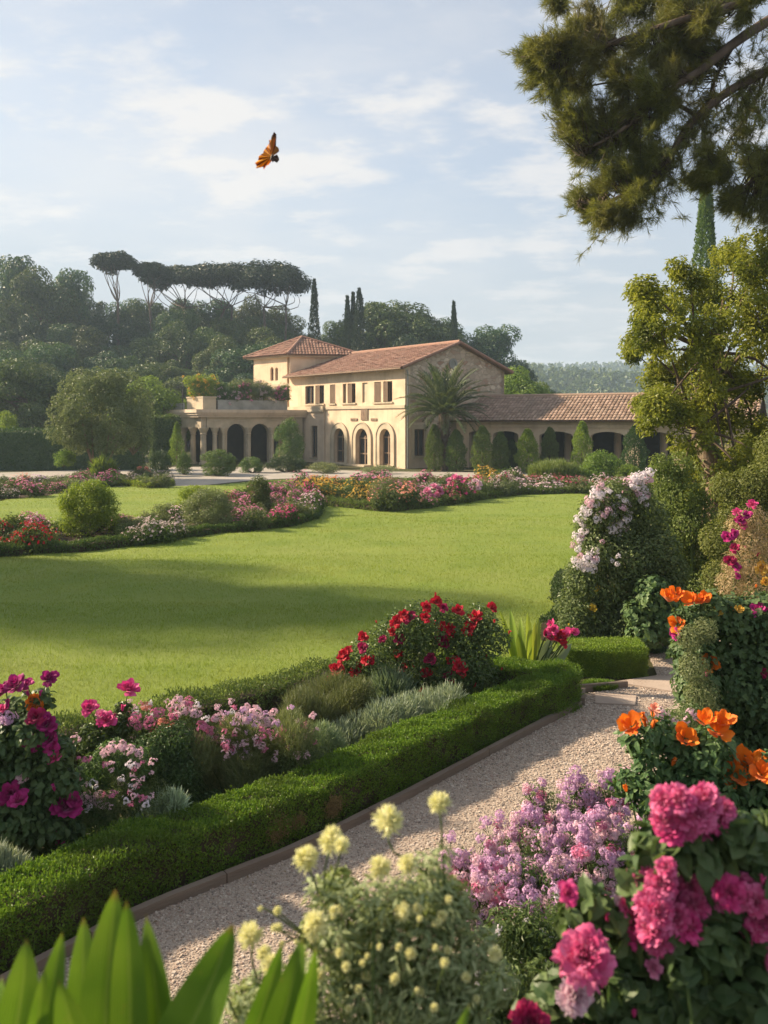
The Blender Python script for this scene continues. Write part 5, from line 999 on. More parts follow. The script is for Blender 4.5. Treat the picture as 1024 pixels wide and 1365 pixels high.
headplant('plant with loose pink and coral flower heads in front of the lawn', (-1.85, 7.0), [(200, 970, 24), (240, 960, 24), (270, 975, 22), (220, 990, 26), (180, 985, 22), (250, 995, 24), (160, 1000, 20)], 6.85, [(180, 958, 9), (200, 962, 10), (212, 950, 8), (245, 945, 12, 'palepink'), (238, 935, 9, 'palepink'), (252, 935, 8), (225, 968, 9, 'salmon'), (270, 970, 9), (195, 942, 7, 'salmon'), (280, 974, 7), (217, 962, 8, 'salmon'), (185, 968, 7), (232, 955, 8, 'pink'), (260, 950, 8, 'palepink'), (265, 985, 7), (245, 978, 8, 'palepink'), (205, 980, 7, 'salmon'), (288, 958, 7, 'palepink'), (290, 985, 6), (230, 985, 6, 'palepink')], 'pink', 101)
headplant('plant with dense lilac pink flower heads left of the wispy grass', (-1.1, 7.35), [(340, 970, 22), (360, 975, 20), (330, 985, 22), (350, 990, 22)], 7.1, [(340, 950, 11), (325, 962, 11), (345, 962, 12), (360, 962, 11), (335, 972, 9), (352, 975, 9), (318, 960, 7), (310, 975, 7, 'pink'), (372, 972, 7), (300, 965, 8, 'pink'), (328, 945, 7), (365, 950, 7), (322, 985, 6), (345, 988, 6, 'pink')], 'palepink', 102)
headplant('small plant with two lilac pink flower heads beside the blue-grey plant', (-.75, 7.1), [(395, 990, 14), (405, 995, 12), (385, 1000, 14)], 6.9, [(399, 978, 8), (380, 985, 7), (410, 985, 6), (390, 992, 6), (415, 975, 5)], 'pink', 103, 1400)
headplant('bushy plant with pale pink flower heads beside the dark magenta roses', (-2.0, 6.05), [(150, 1010, 26), (175, 1015, 24), (130, 1030, 28), (160, 1045, 28), (110, 1060, 28), (140, 1075, 26), (180, 1070, 22), (120, 1100, 26)], 5.95, [(150, 997, 10), (140, 1003, 9), (172, 1000, 9), (185, 1003, 8), (162, 996, 8), (163, 1042, 8), (112, 1062, 9), (122, 1068, 9), (138, 1072, 8), (132, 1060, 7), (100, 985, 7)], 'palepink', 104, 6500, .036)
ra = np.random.default_rng(171)
for k, (lab, base, xs_, ys_, d, n, ms) in enumerate((('airy thin-stemmed plant with scattered pale pink flowers behind the bright pink roses', (-1.9, 7.15), (150, 310), (935, 1000), 7.0, 74, ['palepink', 'pink', 'palepink', 'white']), ('airy plant with scattered lilac pink flowers over the feathery brownish bush', (-1.0, 7.0), (295, 425), (948, 1010), 6.75, 62, ['palepink', 'lilac', 'pink', 'palepink']), ('low airy plant with tiny pale flowers between the dark magenta roses and the hedge', (-1.75, 6.05), (105, 215), (1010, 1085), 5.8, 40, ['palepink', 'white', 'pink']))):
    cl = [(ra.uniform(*xs_), ra.uniform(ys_[0] + 25, ys_[1] + 35), ra.uniform(14, 22)) for _ in range(12)]
    flowerplant('airy_plant', lab, 'flowers', base, cl, d, 3000, .022, 'rose_leaf_light', [(ra.uniform(*xs_), ra.uniform(*ys_) + 6 * np.sin(j), ra.uniform(3.2, 6), ms[int(ra.integers(0, len(ms)))], 'small') for j in range(n)], seed=172 + k, kind='small', bk='flower_head', asp=.3, sr=.0022, stems=12, faceup=.9)
flowerplant('rose_bush', 'slender bush with three bright pink roses against the lawn', 'rose bush', (-2.2, 6.9), [(140, 975, 20), (160, 965, 18), (125, 985, 22), (165, 945, 10), (150, 990, 20)], 6.8, 2400, .042, 'rose_leaf', [(142, 959, 14, 'hotpink'), (120, 943, 11, 'hotpink'), (172, 917, 13, 'hotpink', 'rose'), (135, 952, 7, 'pink')], seed=105, sr=.005)
flowerplant('rose_bush', 'dark leaved bush of deep magenta roses at the left edge of the bed', 'rose bush', (-2.45, 5.75), [(20, 960, 32), (45, 975, 30), (0, 985, 36), (40, 1015, 34), (70, 1005, 28), (10, 1040, 38), (60, 1050, 32), (85, 1045, 24), (20, 1090, 36), (70, 1095, 30), (90, 1110, 22), (40, 1125, 34), (0, 1130, 36), (-30, 1000, 45), (-30, 1080, 45), (55, 930, 14)], 5.7, 9000, .055, 'rose_leaf_dark',
            [(20, 912, 15, 'purple'), (6, 918, 15, 'purple'), (36, 912, 10, 'magenta'), (65, 904, 13, 'purple'), (47, 938, 13, 'orange'), (48, 955, 13, 'crimson'), (62, 965, 14, 'purple'), (66, 985, 12, 'purple'), (68, 992, 12, 'magenta'), (72, 1010, 11, 'hotpink'), (42, 990, 12, 'purple'), (2, 945, 8, 'hotpink'), (15, 1058, 17, 'purple'), (24, 1066, 14, 'magenta'), (5, 1066, 15, 'purple'), (88, 1074, 20, 'purple'), (100, 1066, 11, 'purple'), (79, 1110, 14, 'purple'), (8, 958, 12, 'lilac', 'head'), (28, 1036, 9, 'palepink', 'head')], seed=106, tpl=OVAL, sr=.005, asp=.7)
# cannas beside the red roses
def canna():
    r = np.random.default_rng(107); x, y = at(705, 9.75); t = thing('canna_plant', 'cannas with upright yellow green leaves and ragged crimson flowers behind the hedge corner', 'canna', (x, y, 0)); b0 = np.array([x, y, 0])
    for px, py, bx_, by_, w in ((680, 812, 690, 905, 10), (694, 822, 695, 905, 9), (703, 815, 704, 905, 10), (713, 828, 708, 905, 10), (672, 835, 690, 905, 9), (718, 820, 712, 905, 8), (665, 812, 688, 905, 7), (735, 850, 715, 905, 16), (762, 858, 720, 910, 18), (672, 880, 690, 900, 18), (745, 880, 716, 912, 18), (690, 845, 700, 905, 13), (725, 880, 710, 910, 14)):
        d = 9.75 + r.uniform(-.15, .15); a = P(bx_, by_, 9.75) - b0; a[2] = max(a[2], .02); e = P(px, py, d) - b0; strapleaf(t, a, e, w * 9.75 / FPX, r, np.array([0, -.15, .2]), 'leaf', 9, 'lime_leaf' if px < 722 else 'bluegreen')
    st = []
    for k, (px, py, rd, m) in enumerate(((738, 840, 9, 'hotpink'), (728, 846, 9, 'crimson'), (746, 848, 10, 'red'), (757, 845, 8, 'hotpink'), (766, 842, 7, 'hotpink'), (735, 832, 7, 'hotpink'), (750, 856, 8, 'red'), (742, 852, 7, 'crimson'))):
        q = P(px, py, 9.6) - b0; place_bloom('poppy' if k % 2 else 'rose', k, q, rd * 9.6 / FPX, (r.normal() * .6, -.6, .7), m, t, 'canna_bloom', r); st.append(tube(bend((.02, 0, 0), q, r, 6, 0, .05), np.linspace(.012, .006, 6), 5))
    obj('stems', st, M['stem'], t, smooth=True)
def strapleaf(parent, a, b, w, r, bow, name, m=14, mm='strap', fold=.22, prof=None, twist=0.0):
    t = np.linspace(0, 1, m)[:, None]; L = np.linalg.norm(b - a); c = (a + b) / 2 + bow * L; ctr_ = (1 - t) ** 2 * a + 2 * t * (1 - t) * c + t ** 2 * b
    tg = nrm(np.gradient(ctr_, axis=0)); view = np.array([r.normal() * .25 + twist, -1, .15]); sd_ = nrm(np.cross(tg, view)); nn = np.cross(sd_, tg); us = np.linspace(-1, 1, 7)
    tt = t[:, 0]; wd_ = w / 2 * np.clip(np.where(tt < .45, .55 + .45 * np.sin(tt / .45 * np.pi / 2), np.cos((tt - .45) / .55 * np.pi / 2) ** .75), .01, 1)
    V = ctr_[:, None] + us[None, :, None] * wd_[:, None, None] * sd_[:, None] + (np.abs(us)[None, :, None] * wd_[:, None, None] * fold + (np.sin(tt * 9 + r.random() * 6) * .04 * w)[:, None, None] * us[None, :, None]) * nn[:, None]
    return obj(name, [(V.reshape(-1, 3), grid_faces(m, 7))], M[mm], parent, smooth=True, attr=np.tile(us, m), along=np.repeat(tt, 7))
canna()

# ================================================================== right side
wr = [(790, 665, 13), (775, 690, 11), (772, 712, 11), (797, 652, 11), (843, 640, 13), (852, 636, 10), (862, 633, 11), (830, 660, 8), (853, 655, 11), (820, 702, 13), (830, 696, 10), (800, 690, 10), (815, 678, 9), (778, 750, 14), (790, 738, 10), (770, 745, 9), (835, 675, 8), (820, 745, 6), (806, 660, 9), (782, 676, 9), (768, 725, 8), (788, 752, 10), (800, 715, 6), (858, 665, 7)]
flowerplant('white_rose_bush', 'tall bush covered with white and blush flower clusters at the right edge of the lawn', 'rose bush', (3.2, 11.35), [(800, 680, 28), (820, 665, 28), (845, 660, 26), (790, 705, 26), (825, 705, 34), (860, 690, 32), (800, 735, 30), (840, 745, 38), (875, 735, 34), (780, 770, 30), (815, 780, 36), (860, 785, 40), (885, 790, 30), (770, 810, 30), (800, 825, 34), (840, 835, 36), (875, 835, 30), (765, 835, 24), (895, 760, 24), (790, 850, 24)], 11.3, 36000, .05, 'rose_leaf_light',
            [(b[0] + dx, b[1] + dy, b[2] * .62, 'white' if (k + j) % 4 else 'palepink', 'head') for k, b in enumerate(wr) for j, (dx, dy) in enumerate(((-4, 2), (5, -4), (3, 7)))] + [(790, 811, 6.5, 'yellow', 'poppy'), (797, 784, 5, 'yellow', 'poppy')], seed=111, kind='head', bk='flower_head', sr=.007, asp=.55, stems=18)
flowerplant('leafy_bush', 'dark large-leaved bush at the foot of the white rose bush', 'shrub', (3.75, 10.9), [(870, 790, 24), (880, 815, 26), (860, 840, 24), (890, 835, 22), (850, 815, 20)], 10.8, 1500, .09, 'rose_leaf_dark', seed=112, tpl=LOBED, asp=.8)
# tangled tree on the right
def tangletree():
    r = np.random.default_rng(113); D = 15.0; x, y = at(955, D); t = thing('tangled_tree', 'leaning tree with a bare reddish trunk and a loose olive crown on the right', 'tree', (x, y, 0)); b0 = np.array([x, y, 0]); s = D / FPX
    cl = [(880, 440, 30), (860, 385, 9), (866, 402, 10), (858, 425, 14), (900, 400, 26), (940, 390, 32), (990, 365, 36), (1010, 420, 40), (950, 445, 42), (905, 480, 24), (872, 470, 16), (884, 520, 16), (866, 560, 14), (880, 545, 16), (930, 520, 34), (980, 500, 40), (1015, 500, 40), (960, 560, 40), (910, 575, 26), (1000, 585, 42), (925, 610, 24), (1030, 340, 40), (1050, 450, 50), (1060, 550, 50), (985, 625, 26), (1085, 380, 60), (1090, 480, 60), (850, 450, 10), (920, 365, 20), (975, 345, 22), (875, 500, 12), (1040, 620, 40), (905, 650, 22), (980, 660, 26), (990, 695, 24), (925, 655, 14), (850, 392, 8), (846, 470, 9), (858, 540, 9)]
    C = np.array([P(a, b, D + r.uniform(-1.3, 1.5)) - b0 for a, b, c in cl]); Rd = np.array([c[2] * s for c in cl])
    # smaller sprays round every clump so that the outline breaks up
    Cs, Rs = [], []
    for c, q in zip(C, Rd):
        k = max(6, int(q * 34)); u = runit(r, k); rd_ = r.uniform(.4, 1.42, (k, 1)); Cs.append(c + u * q * rd_); Rs.append(np.full(k, .18) * r.uniform(.7, 1.5, k) * np.clip(1.55 - rd_[:, 0] * .75, .5, 1.3))
    Cs = np.concatenate(Cs); Rs = np.concatenate(Rs); obj('crown', [leafage(r, 78000, Cs, Rs, .075, .036, shell=.15, up=.6)], M['oliveleaf'], t)
    tp = [np.array(q) - b0 for q in ((x, y, -.1), P(950, 690, 15), P(955, 640, 15), P(942, 600, 15), P(930, 572, 15), P(936, 530, 15.1), P(950, 470, 15.2), P(965, 400, 15.3))]
    obj('trunk', [tube(tp, [.26, .20, .16, .17, .13, .09, .06, .03], 10)], M['barkpale'], t, smooth=True); tr = []
    iv = r.random(2600) ** 1.3 * 3.6; tpa = np.array(tp); ii = np.clip(iv.astype(int), 0, 6); pc = tpa[ii] + (tpa[ii + 1] - tpa[ii]) * (iv - ii)[:, None]; ua = r.random(2600) * 6.283; un = np.stack([np.cos(ua), np.sin(ua), np.zeros(2600)], 1); kp = (np.sin(iv * 4 + ua * 1.5) + r.normal(0, .5, 2600)) > .15
    obj('ivy', [leaves((pc + un * r.uniform(.17, .30, (2600, 1)))[kp], (runit(r, 2600) - [0, 0, .6])[kp], (un + r.normal(0, .4, un.shape))[kp], r.uniform(.05, .09, kp.sum()), .055, LOBED)], M['tangle'], t)
    for c in C: i = 4 + int(r.integers(0, 3)); tr.append(tube(bend(tp[i], c, r, 6, -.05, .08), np.linspace(.035, .009, 6), 5))
    for k in range(0, len(Cs), 3):
        i = np.argmin(np.linalg.norm(C - Cs[k], axis=1)); tr.append(tube(bend(C[i], Cs[k], r, 4, 0, .08), np.linspace(.010, .004, 4), 4))
    obj('branches', tr, M['bark'], t, smooth=True)
tangletree()
flowerplant('tangled_bush', 'tall loose yellow green bush between the white roses and the leaning trunk', 'shrub', (4.6, 13), [(890, 640, 26), (910, 660, 28), (880, 680, 26), (915, 700, 30), (895, 730, 30), (930, 740, 30), (905, 620, 20), (935, 690, 24), (880, 620, 16), (910, 770, 34), (940, 780, 30), (890, 800, 30), (945, 720, 22), (955, 750, 22), (940, 665, 12)], 13, 25000, .045, 'tangle', seed=114, asp=.5, stems=12, sr=.012)
flowerplant('tangled_bush', 'dense tangled bush at the right edge under the leaning tree', 'shrub', (5.3, 12.2), [(970, 650, 24), (1000, 650, 30), (1030, 640, 36), (985, 690, 30), (1020, 690, 34), (960, 720, 28), (990, 740, 32), (1030, 740, 36), (965, 770, 30), (1000, 790, 34), (1040, 600, 34)], 12, 24000, .045, 'tangle', seed=115, asp=.5, sr=.012)
flowerplant('rose_bush', 'tall thin-stemmed bush with magenta roses over dry pinkish stems at the right edge', 'rose bush', (4.1, 9.6), [(985, 700, 18), (1005, 690, 18), (1000, 720, 22), (985, 750, 22), (1015, 750, 26), (975, 775, 20), (1010, 790, 26), (1030, 720, 24)], 9.5, 7000, .05, 'drygrass', [(983, 682, 7, 'hotpink'), (986, 693, 8, 'magenta'), (1003, 672, 8, 'hotpink'), (990, 700, 7, 'hotpink'), (970, 715, 8, 'magenta'), (978, 712, 7, 'magenta'), (980, 730, 8, 'crimson'), (973, 747, 8, 'crimson'), (982, 755, 6, 'magenta'), (996, 686, 6, 'magenta'), (983, 768, 5, 'magenta'), (1016, 757, 9, 'gold'), (1020, 775, 7, 'gold')], seed=116, asp=.12, tpl=NEEDLE, sr=.006, up=.9)
flowerplant('rose_bush', 'big dark leaved bush with scattered orange blooms right of the path', 'rose bush', (2.75, 6.5), [(920, 830, 26), (945, 815, 28), (980, 825, 34), (1015, 820, 34), (925, 870, 32), (965, 870, 38), (1010, 875, 40), (930, 910, 34), (975, 920, 42), (1020, 930, 44), (935, 950, 34), (980, 975, 44), (1030, 990, 46), (960, 1000, 38), (1000, 1040, 44), (1050, 880, 50), (1050, 960, 50), (950, 1040, 36)], 6.4, 15000, .055, 'rose_leaf_dark',
            [(893, 797, 13, 'orange'), (902, 790, 12, 'orange'), (920, 800, 13, 'orange'), (932, 799, 9, 'orange'), (903, 830, 12, 'orange'), (900, 844, 8, 'magenta', 'rose'), (945, 883, 12, 'orange'), (955, 816, 7, 'gold'), (940, 798, 8, 'orange'), (985, 812, 6, 'gold'), (1011, 812, 11, 'magenta', 'rose'), (1019, 897, 7, 'crimson', 'rose'), (938, 797, 8, 'orange')], seed=117, kind='poppy', bk='cup_bloom', tpl=LOBED, asp=.75, sr=.006, stems=18)
flowerplant('wispy_bush', 'small leaved silvery green twining growth over the front of the big dark bush', 'shrub', (2.35, 6.15), [(920, 850, 18), (925, 890, 22), (935, 925, 24), (915, 955, 18), (950, 960, 24), (940, 840, 18), (905, 985, 20)], 6.0, 7000, .022, 'grey_leaf', seed=118, asp=.35)
flowerplant('poppy_plant', 'plant with large orange cup flowers hanging over the path', 'poppy', (1.75, 4.5), [(850, 985, 22), (880, 975, 22), (910, 1000, 28), (945, 1000, 32), (985, 1035, 36), (870, 1020, 26), (905, 1040, 32), (950, 1060, 36), (1010, 1070, 38), (860, 1055, 26), (890, 1085, 32), (940, 1100, 36), (990, 1110, 40), (835, 1040, 18), (1030, 1040, 40)], 4.3, 6000, .05, 'rose_leaf_dark', [(841, 966, 17, 'orange'), (871, 944, 9, 'salmon'), (914, 982, 16, 'orange'), (940, 960, 14, 'orange'), (957, 972, 18, 'orange'), (964, 960, 14, 'orange'), (990, 1025, 24, 'orange'), (1008, 1018, 24, 'orange'), (978, 1032, 18, 'orange'), (1016, 1030, 18, 'orange')], seed=119, kind='poppy', bk='cup_bloom', tpl=OVAL, asp=.5, sr=.004, stems=12)
flowerplant('foamy_bush', 'airy plant with tiny pale pink flowers under the big dark bush', 'flowers', (2.25, 5.75), [(890, 960, 16), (905, 985, 18), (880, 990, 16), (925, 950, 14)], 5.6, 1600, .025, 'rose_leaf', [(897 + rr.uniform(-24, 30), 965 + rr.uniform(-25, 25), 5, 'palepink', 'small') for _ in range(18)], seed=120, kind='small', bk='flower_head', asp=.3, sr=.003)
# lilac phlox spilling over the gravel
ph = [((700, 1180), 5.55), ((745, 1135), 5.6), ((665, 1175), 5.35), ((790, 1105), 5.75), ((775, 1165), 5.2), ((715, 1215), 5.0), ((800, 1060), 6.1), ((820, 1120), 5.4), ((640, 1150), 5.6), ((690, 1115), 5.95), ((745, 1075), 6.2), ((640, 1200), 5.1)]
for k, ((px, py), d) in enumerate(ph):
    q = P(px, py, d); r = np.random.default_rng(130 + k); cl = [(px + r.uniform(-38, 38), py + r.uniform(-12, 40), r.uniform(16, 24)) for _ in range(9)]
    hd = [(px + r.uniform(-46, 46), py + r.uniform(-34, 30), r.uniform(6.5, 10), 'lilac' if r.random() < .6 else ('palepink' if r.random() < .75 else 'pink'), 'head') for _ in range(36)]
    flowerplant('phlox_plant', 'lilac pink phlox plant spilling over the edge of the gravel path', 'phlox', (q[0], q[1] + .05), cl, d, 2600, .028, 'rose_leaf', hd + [(px + r.uniform(-50, 50), py + r.uniform(-36, 34), r.uniform(3.5, 5.5), 'lilac' if r.random() < .6 else 'palepink', 'small') for _ in range(22)], seed=130 + k, kind='head', bk='flower_head', asp=.35, group='lilac phlox along the path', faceup=.8, sr=.003, stems=8)
for k, (px, py, d, m, lab) in enumerate(((640, 1270, 3.7, 'bluegreen', 'green herb with tiny pale flowers below the phlox'), (720, 1255, 3.6, 'rose_leaf', 'leafy green herb between the phlox and the big pink roses'), (690, 1320, 2.9, 'rose_leaf', 'darker leafy herb at the bottom edge right of the pale yellow flowers'), (800, 1210, 4.0, 'rose_leaf', 'leafy green clump behind the big pink roses'))):
    r = np.random.default_rng(150 + k); q = P(px, py, d); cl = [(px + r.uniform(-55, 55), py + r.uniform(-25, 75), r.uniform(20, 32)) for _ in range(14)]
    flowerplant('herb_clump', lab, 'herb', (q[0], q[1]), cl, d, 5200, .030, m, [(px + r.uniform(-60, 60), py + r.uniform(-30, 30), 4, 'white', 'small') for _ in range(8)], seed=151 + k, kind='small', bk='flower_head', asp=.3, sr=.003, stems=10)

rq = np.random.default_rng(158); n = 170; t_ = rq.random(n); pp = np.column_stack([np.interp(t_, [0, .6, 1], [.25, 1.25, 1.9]) - np.abs(rq.normal(0, .22, n)), np.interp(t_, [0, .6, 1], [4.9, 6.2, 7.4]) + rq.normal(0, .1, n), np.full(n, .024)])
tag(obj('fallen_petals', [leaves(pp, rq.normal(size=(n, 3)) * [1, 1, .2], rq.normal(0, .3, (n, 3)) + [0, 0, 1], rq.uniform(.008, .016, n), .008)], M['lilac']), kind='stuff')
n = 120; t_ = rq.random(n); pp = np.column_stack([np.interp(t_, np.linspace(0, 1, len(bl)), bl[:, 0]), np.interp(t_, np.linspace(0, 1, len(bl)), bl[:, 1])]) - .05 + rq.normal(0, .03, (n, 2)) * [1, 1]; pp = np.column_stack([pp[:, 0] + np.abs(rq.normal(0, .10, n)), pp[:, 1] - np.abs(rq.normal(0, .06, n)), np.full(n, .024)])
tag(obj('fallen_leaves', [leaves(pp, rq.normal(size=(n, 3)) * [1, 1, .2], rq.normal(0, .35, (n, 3)) + [0, 0, 1], rq.uniform(.012, .026, n), .010)], M['boxdry']), kind='stuff')
# ================================================================== foreground
fl = [(442, 1122, 24), (408, 1146, 19), (517, 1096, 23), (586, 1072, 19), (506, 1158, 19), (544, 1153, 16), (335, 1248, 21), (421, 1233, 20), (362, 1288, 18), (537, 1216, 14), (590, 1221, 9), (660, 1272, 12), (548, 1271, 10), (425, 1300, 9), (300, 1322, 11), (455, 1128, 13), (352, 1272, 13)]
rf = np.random.default_rng(160)
flowerplant('pincushion_plant', 'grey-green plant with pale yellow pincushion flowers at the bottom of the view', 'flowers', (.02, 1.62), [(430, 1190, 20), (460, 1200, 28), (500, 1200, 30), (540, 1195, 30), (580, 1180, 26), (600, 1220, 32), (450, 1250, 34), (500, 1260, 40), (550, 1260, 40), (600, 1275, 38), (640, 1260, 26), (430, 1310, 36), (490, 1320, 42), (550, 1330, 44), (610, 1335, 42), (660, 1310, 28), (400, 1350, 34), (360, 1345, 28), (320, 1350, 22), (520, 1380, 50), (620, 1390, 50), (440, 1390, 50), (345, 1310, 14), (590, 1140, 12), (570, 1150, 16)], 1.55, 9000, .021, 'pinleaf',
            [(*b, 'cream', 'pin', rf.uniform(-.12, .02)) for b in fl], seed=161, kind='pin', bk='pincushion_bloom', asp=.24, tpl=OVAL, sr=.0022, stems=26, faceup=.9, zmin=.0)
flowerplant('pincushion_plant', 'pale feathery growth with small cream buds among the pincushion flowers', 'flowers', (-.05, 1.75), [(450, 1180, 24), (500, 1230, 30), (560, 1210, 32), (600, 1200, 30), (470, 1290, 34), (540, 1300, 36), (380, 1320, 26), (330, 1330, 22), (600, 1300, 32), (420, 1240, 20)], 1.62, 6000, .018, 'feather', [(470 + rf.uniform(-130, 170), 1255 + rf.uniform(-60, 90), rf.uniform(4, 8), 'cream', 'pin', rf.uniform(-.22, -.1)) for _ in range(48)], seed=162, kind='pin', bk='pincushion_bloom', asp=.3, tpl=OVAL, sr=.0018, stems=14, faceup=.9, zmin=.0)
def straps(lab, lst, d, basex, seed, mm='strap'):
    r = np.random.default_rng(seed); b0 = np.array([(basex - 512) / FPX * d, d + .05, float(hgt(0, d + .05))]); t = thing('broad_leaf_plant', lab, 'plant', tuple(b0))
    for px, py, bx_, w, bow, dd, k in lst:
        e = P(px, py, d + dd) - b0; a = P(bx_, 1500, d + dd * .3) - b0; m2 = P((px + bx_) / 2 + bow, (py + 1500) / 2, d + dd * .6 - .02) - b0; strapleaf(t, a, e, w * 1.12 * d / FPX, r, (m2 - (a + e) / 2) / np.linalg.norm(e - a), 'leaf', 18, k)
    st = []
    for px, py, bx_, w, bow, dd, k in lst: st.append(tube(bend((r.normal() * .02, r.normal() * .015, -.02), P(bx_, 1496, d + dd * .3) - b0, r, 5, 0, .04), np.linspace(.012, .006, 5), 6))
    obj('stems', st, M['stem'], t, smooth=True); return t
straps('clump of broad bright green strap leaves in the bottom left corner', [(36, 1250, -10, 52, 16, .0, 'strap'), (83, 1243, 30, 40, 4, .05, 'strap'), (112, 1222, 120, 46, -8, .10, 'strap'), (154, 1186, 135, 62, -6, .02, 'strap'), (169, 1200, 172, 46, 6, -.02, 'strap'), (195, 1219, 222, 46, 8, .04, 'strap'), (310, 1232, 170, 66, 30, -.06, 'strap'), (79, 1304, 140, 44, -6, -.08, 'strap'), (4, 1300, -30, 36, 6, .05, 'strap'), (60, 1290, 30, 26, 2, -.03, 'strap')], 1.12, 110, 171)
straps('second smaller clump of strap leaves beside the pale yellow flowers', [(404, 1248, 330, 44, 12, 0, 'strap'), (376, 1256, 290, 34, 12, .05, 'strap'), (421, 1262, 372, 30, 6, -.04, 'strap'), (278, 1328, 300, 30, -4, .02, 'strap'), (626, 1338, 570, 22, -4, .03, 'strap'), (420, 1312, 330, 28, 10, .06, 'strap')], 1.18, 350, 172)
def truss(lst, r, m='rosepink'):
    out = []
    for px, py, w, h, rad, n in lst:
        for k in range(n):
            a = k * 2.4; q = math.sqrt((k + .5) / n); out.append((px + math.cos(a) * q * w, py + math.sin(a) * q * h, rad * r.uniform(.85, 1.15), m if r.random() < .8 else 'hotpink', 'ruffle', r.uniform(-.06, .02) - .05 * (1 - q)))
    return out
rt = np.random.default_rng(180)
flowerplant('pink_rose_bush', 'close bush of big ruffled pink rose clusters in the lower right corner', 'rose bush', (.58, 1.75), [(880, 1130, 26), (930, 1130, 28), (975, 1110, 26), (860, 1180, 30), (900, 1260, 36), (950, 1250, 36), (1000, 1260, 38), (980, 1180, 34), (1030, 1180, 40), (850, 1290, 38), (800, 1320, 36), (750, 1340, 36), (890, 1330, 44), (950, 1330, 46), (1010, 1330, 48), (820, 1230, 26), (790, 1200, 16), (760, 1215, 12), (1000, 1110, 26), (1030, 1120, 30), (730, 1380, 44), (830, 1390, 50), (930, 1400, 50)], 1.72, 2900, .046, 'rose_leaf_dark',
            truss([(922, 1080, 48, 29, 18.5, 15), (888, 1208, 48, 38, 18.5, 21), (996, 1192, 34, 23, 18, 10), (880, 1155, 22, 14, 13, 4), (1005, 1222, 22, 14, 17, 4), (862, 1245, 22, 10, 16, 4)], rt) + [(780, 1272, 39, 'rosepink', 'ruffle', -.12), (757, 1190, 16, 'hotpink', 'rose', -.1), (770, 1328, 24, 'palepink', 'ruffle', -.05), (707, 1362, 26, 'crimson', 'ruffle', -.1), (872, 1290, 12, 'pink', 'rose', -.05), (946, 1226, 12, 'crimson', 'rose', -.02)], seed=181, kind='ruffle', bk='rose_bloom', tpl=OVAL, asp=.72, sr=.0028, stems=22, zmin=0)

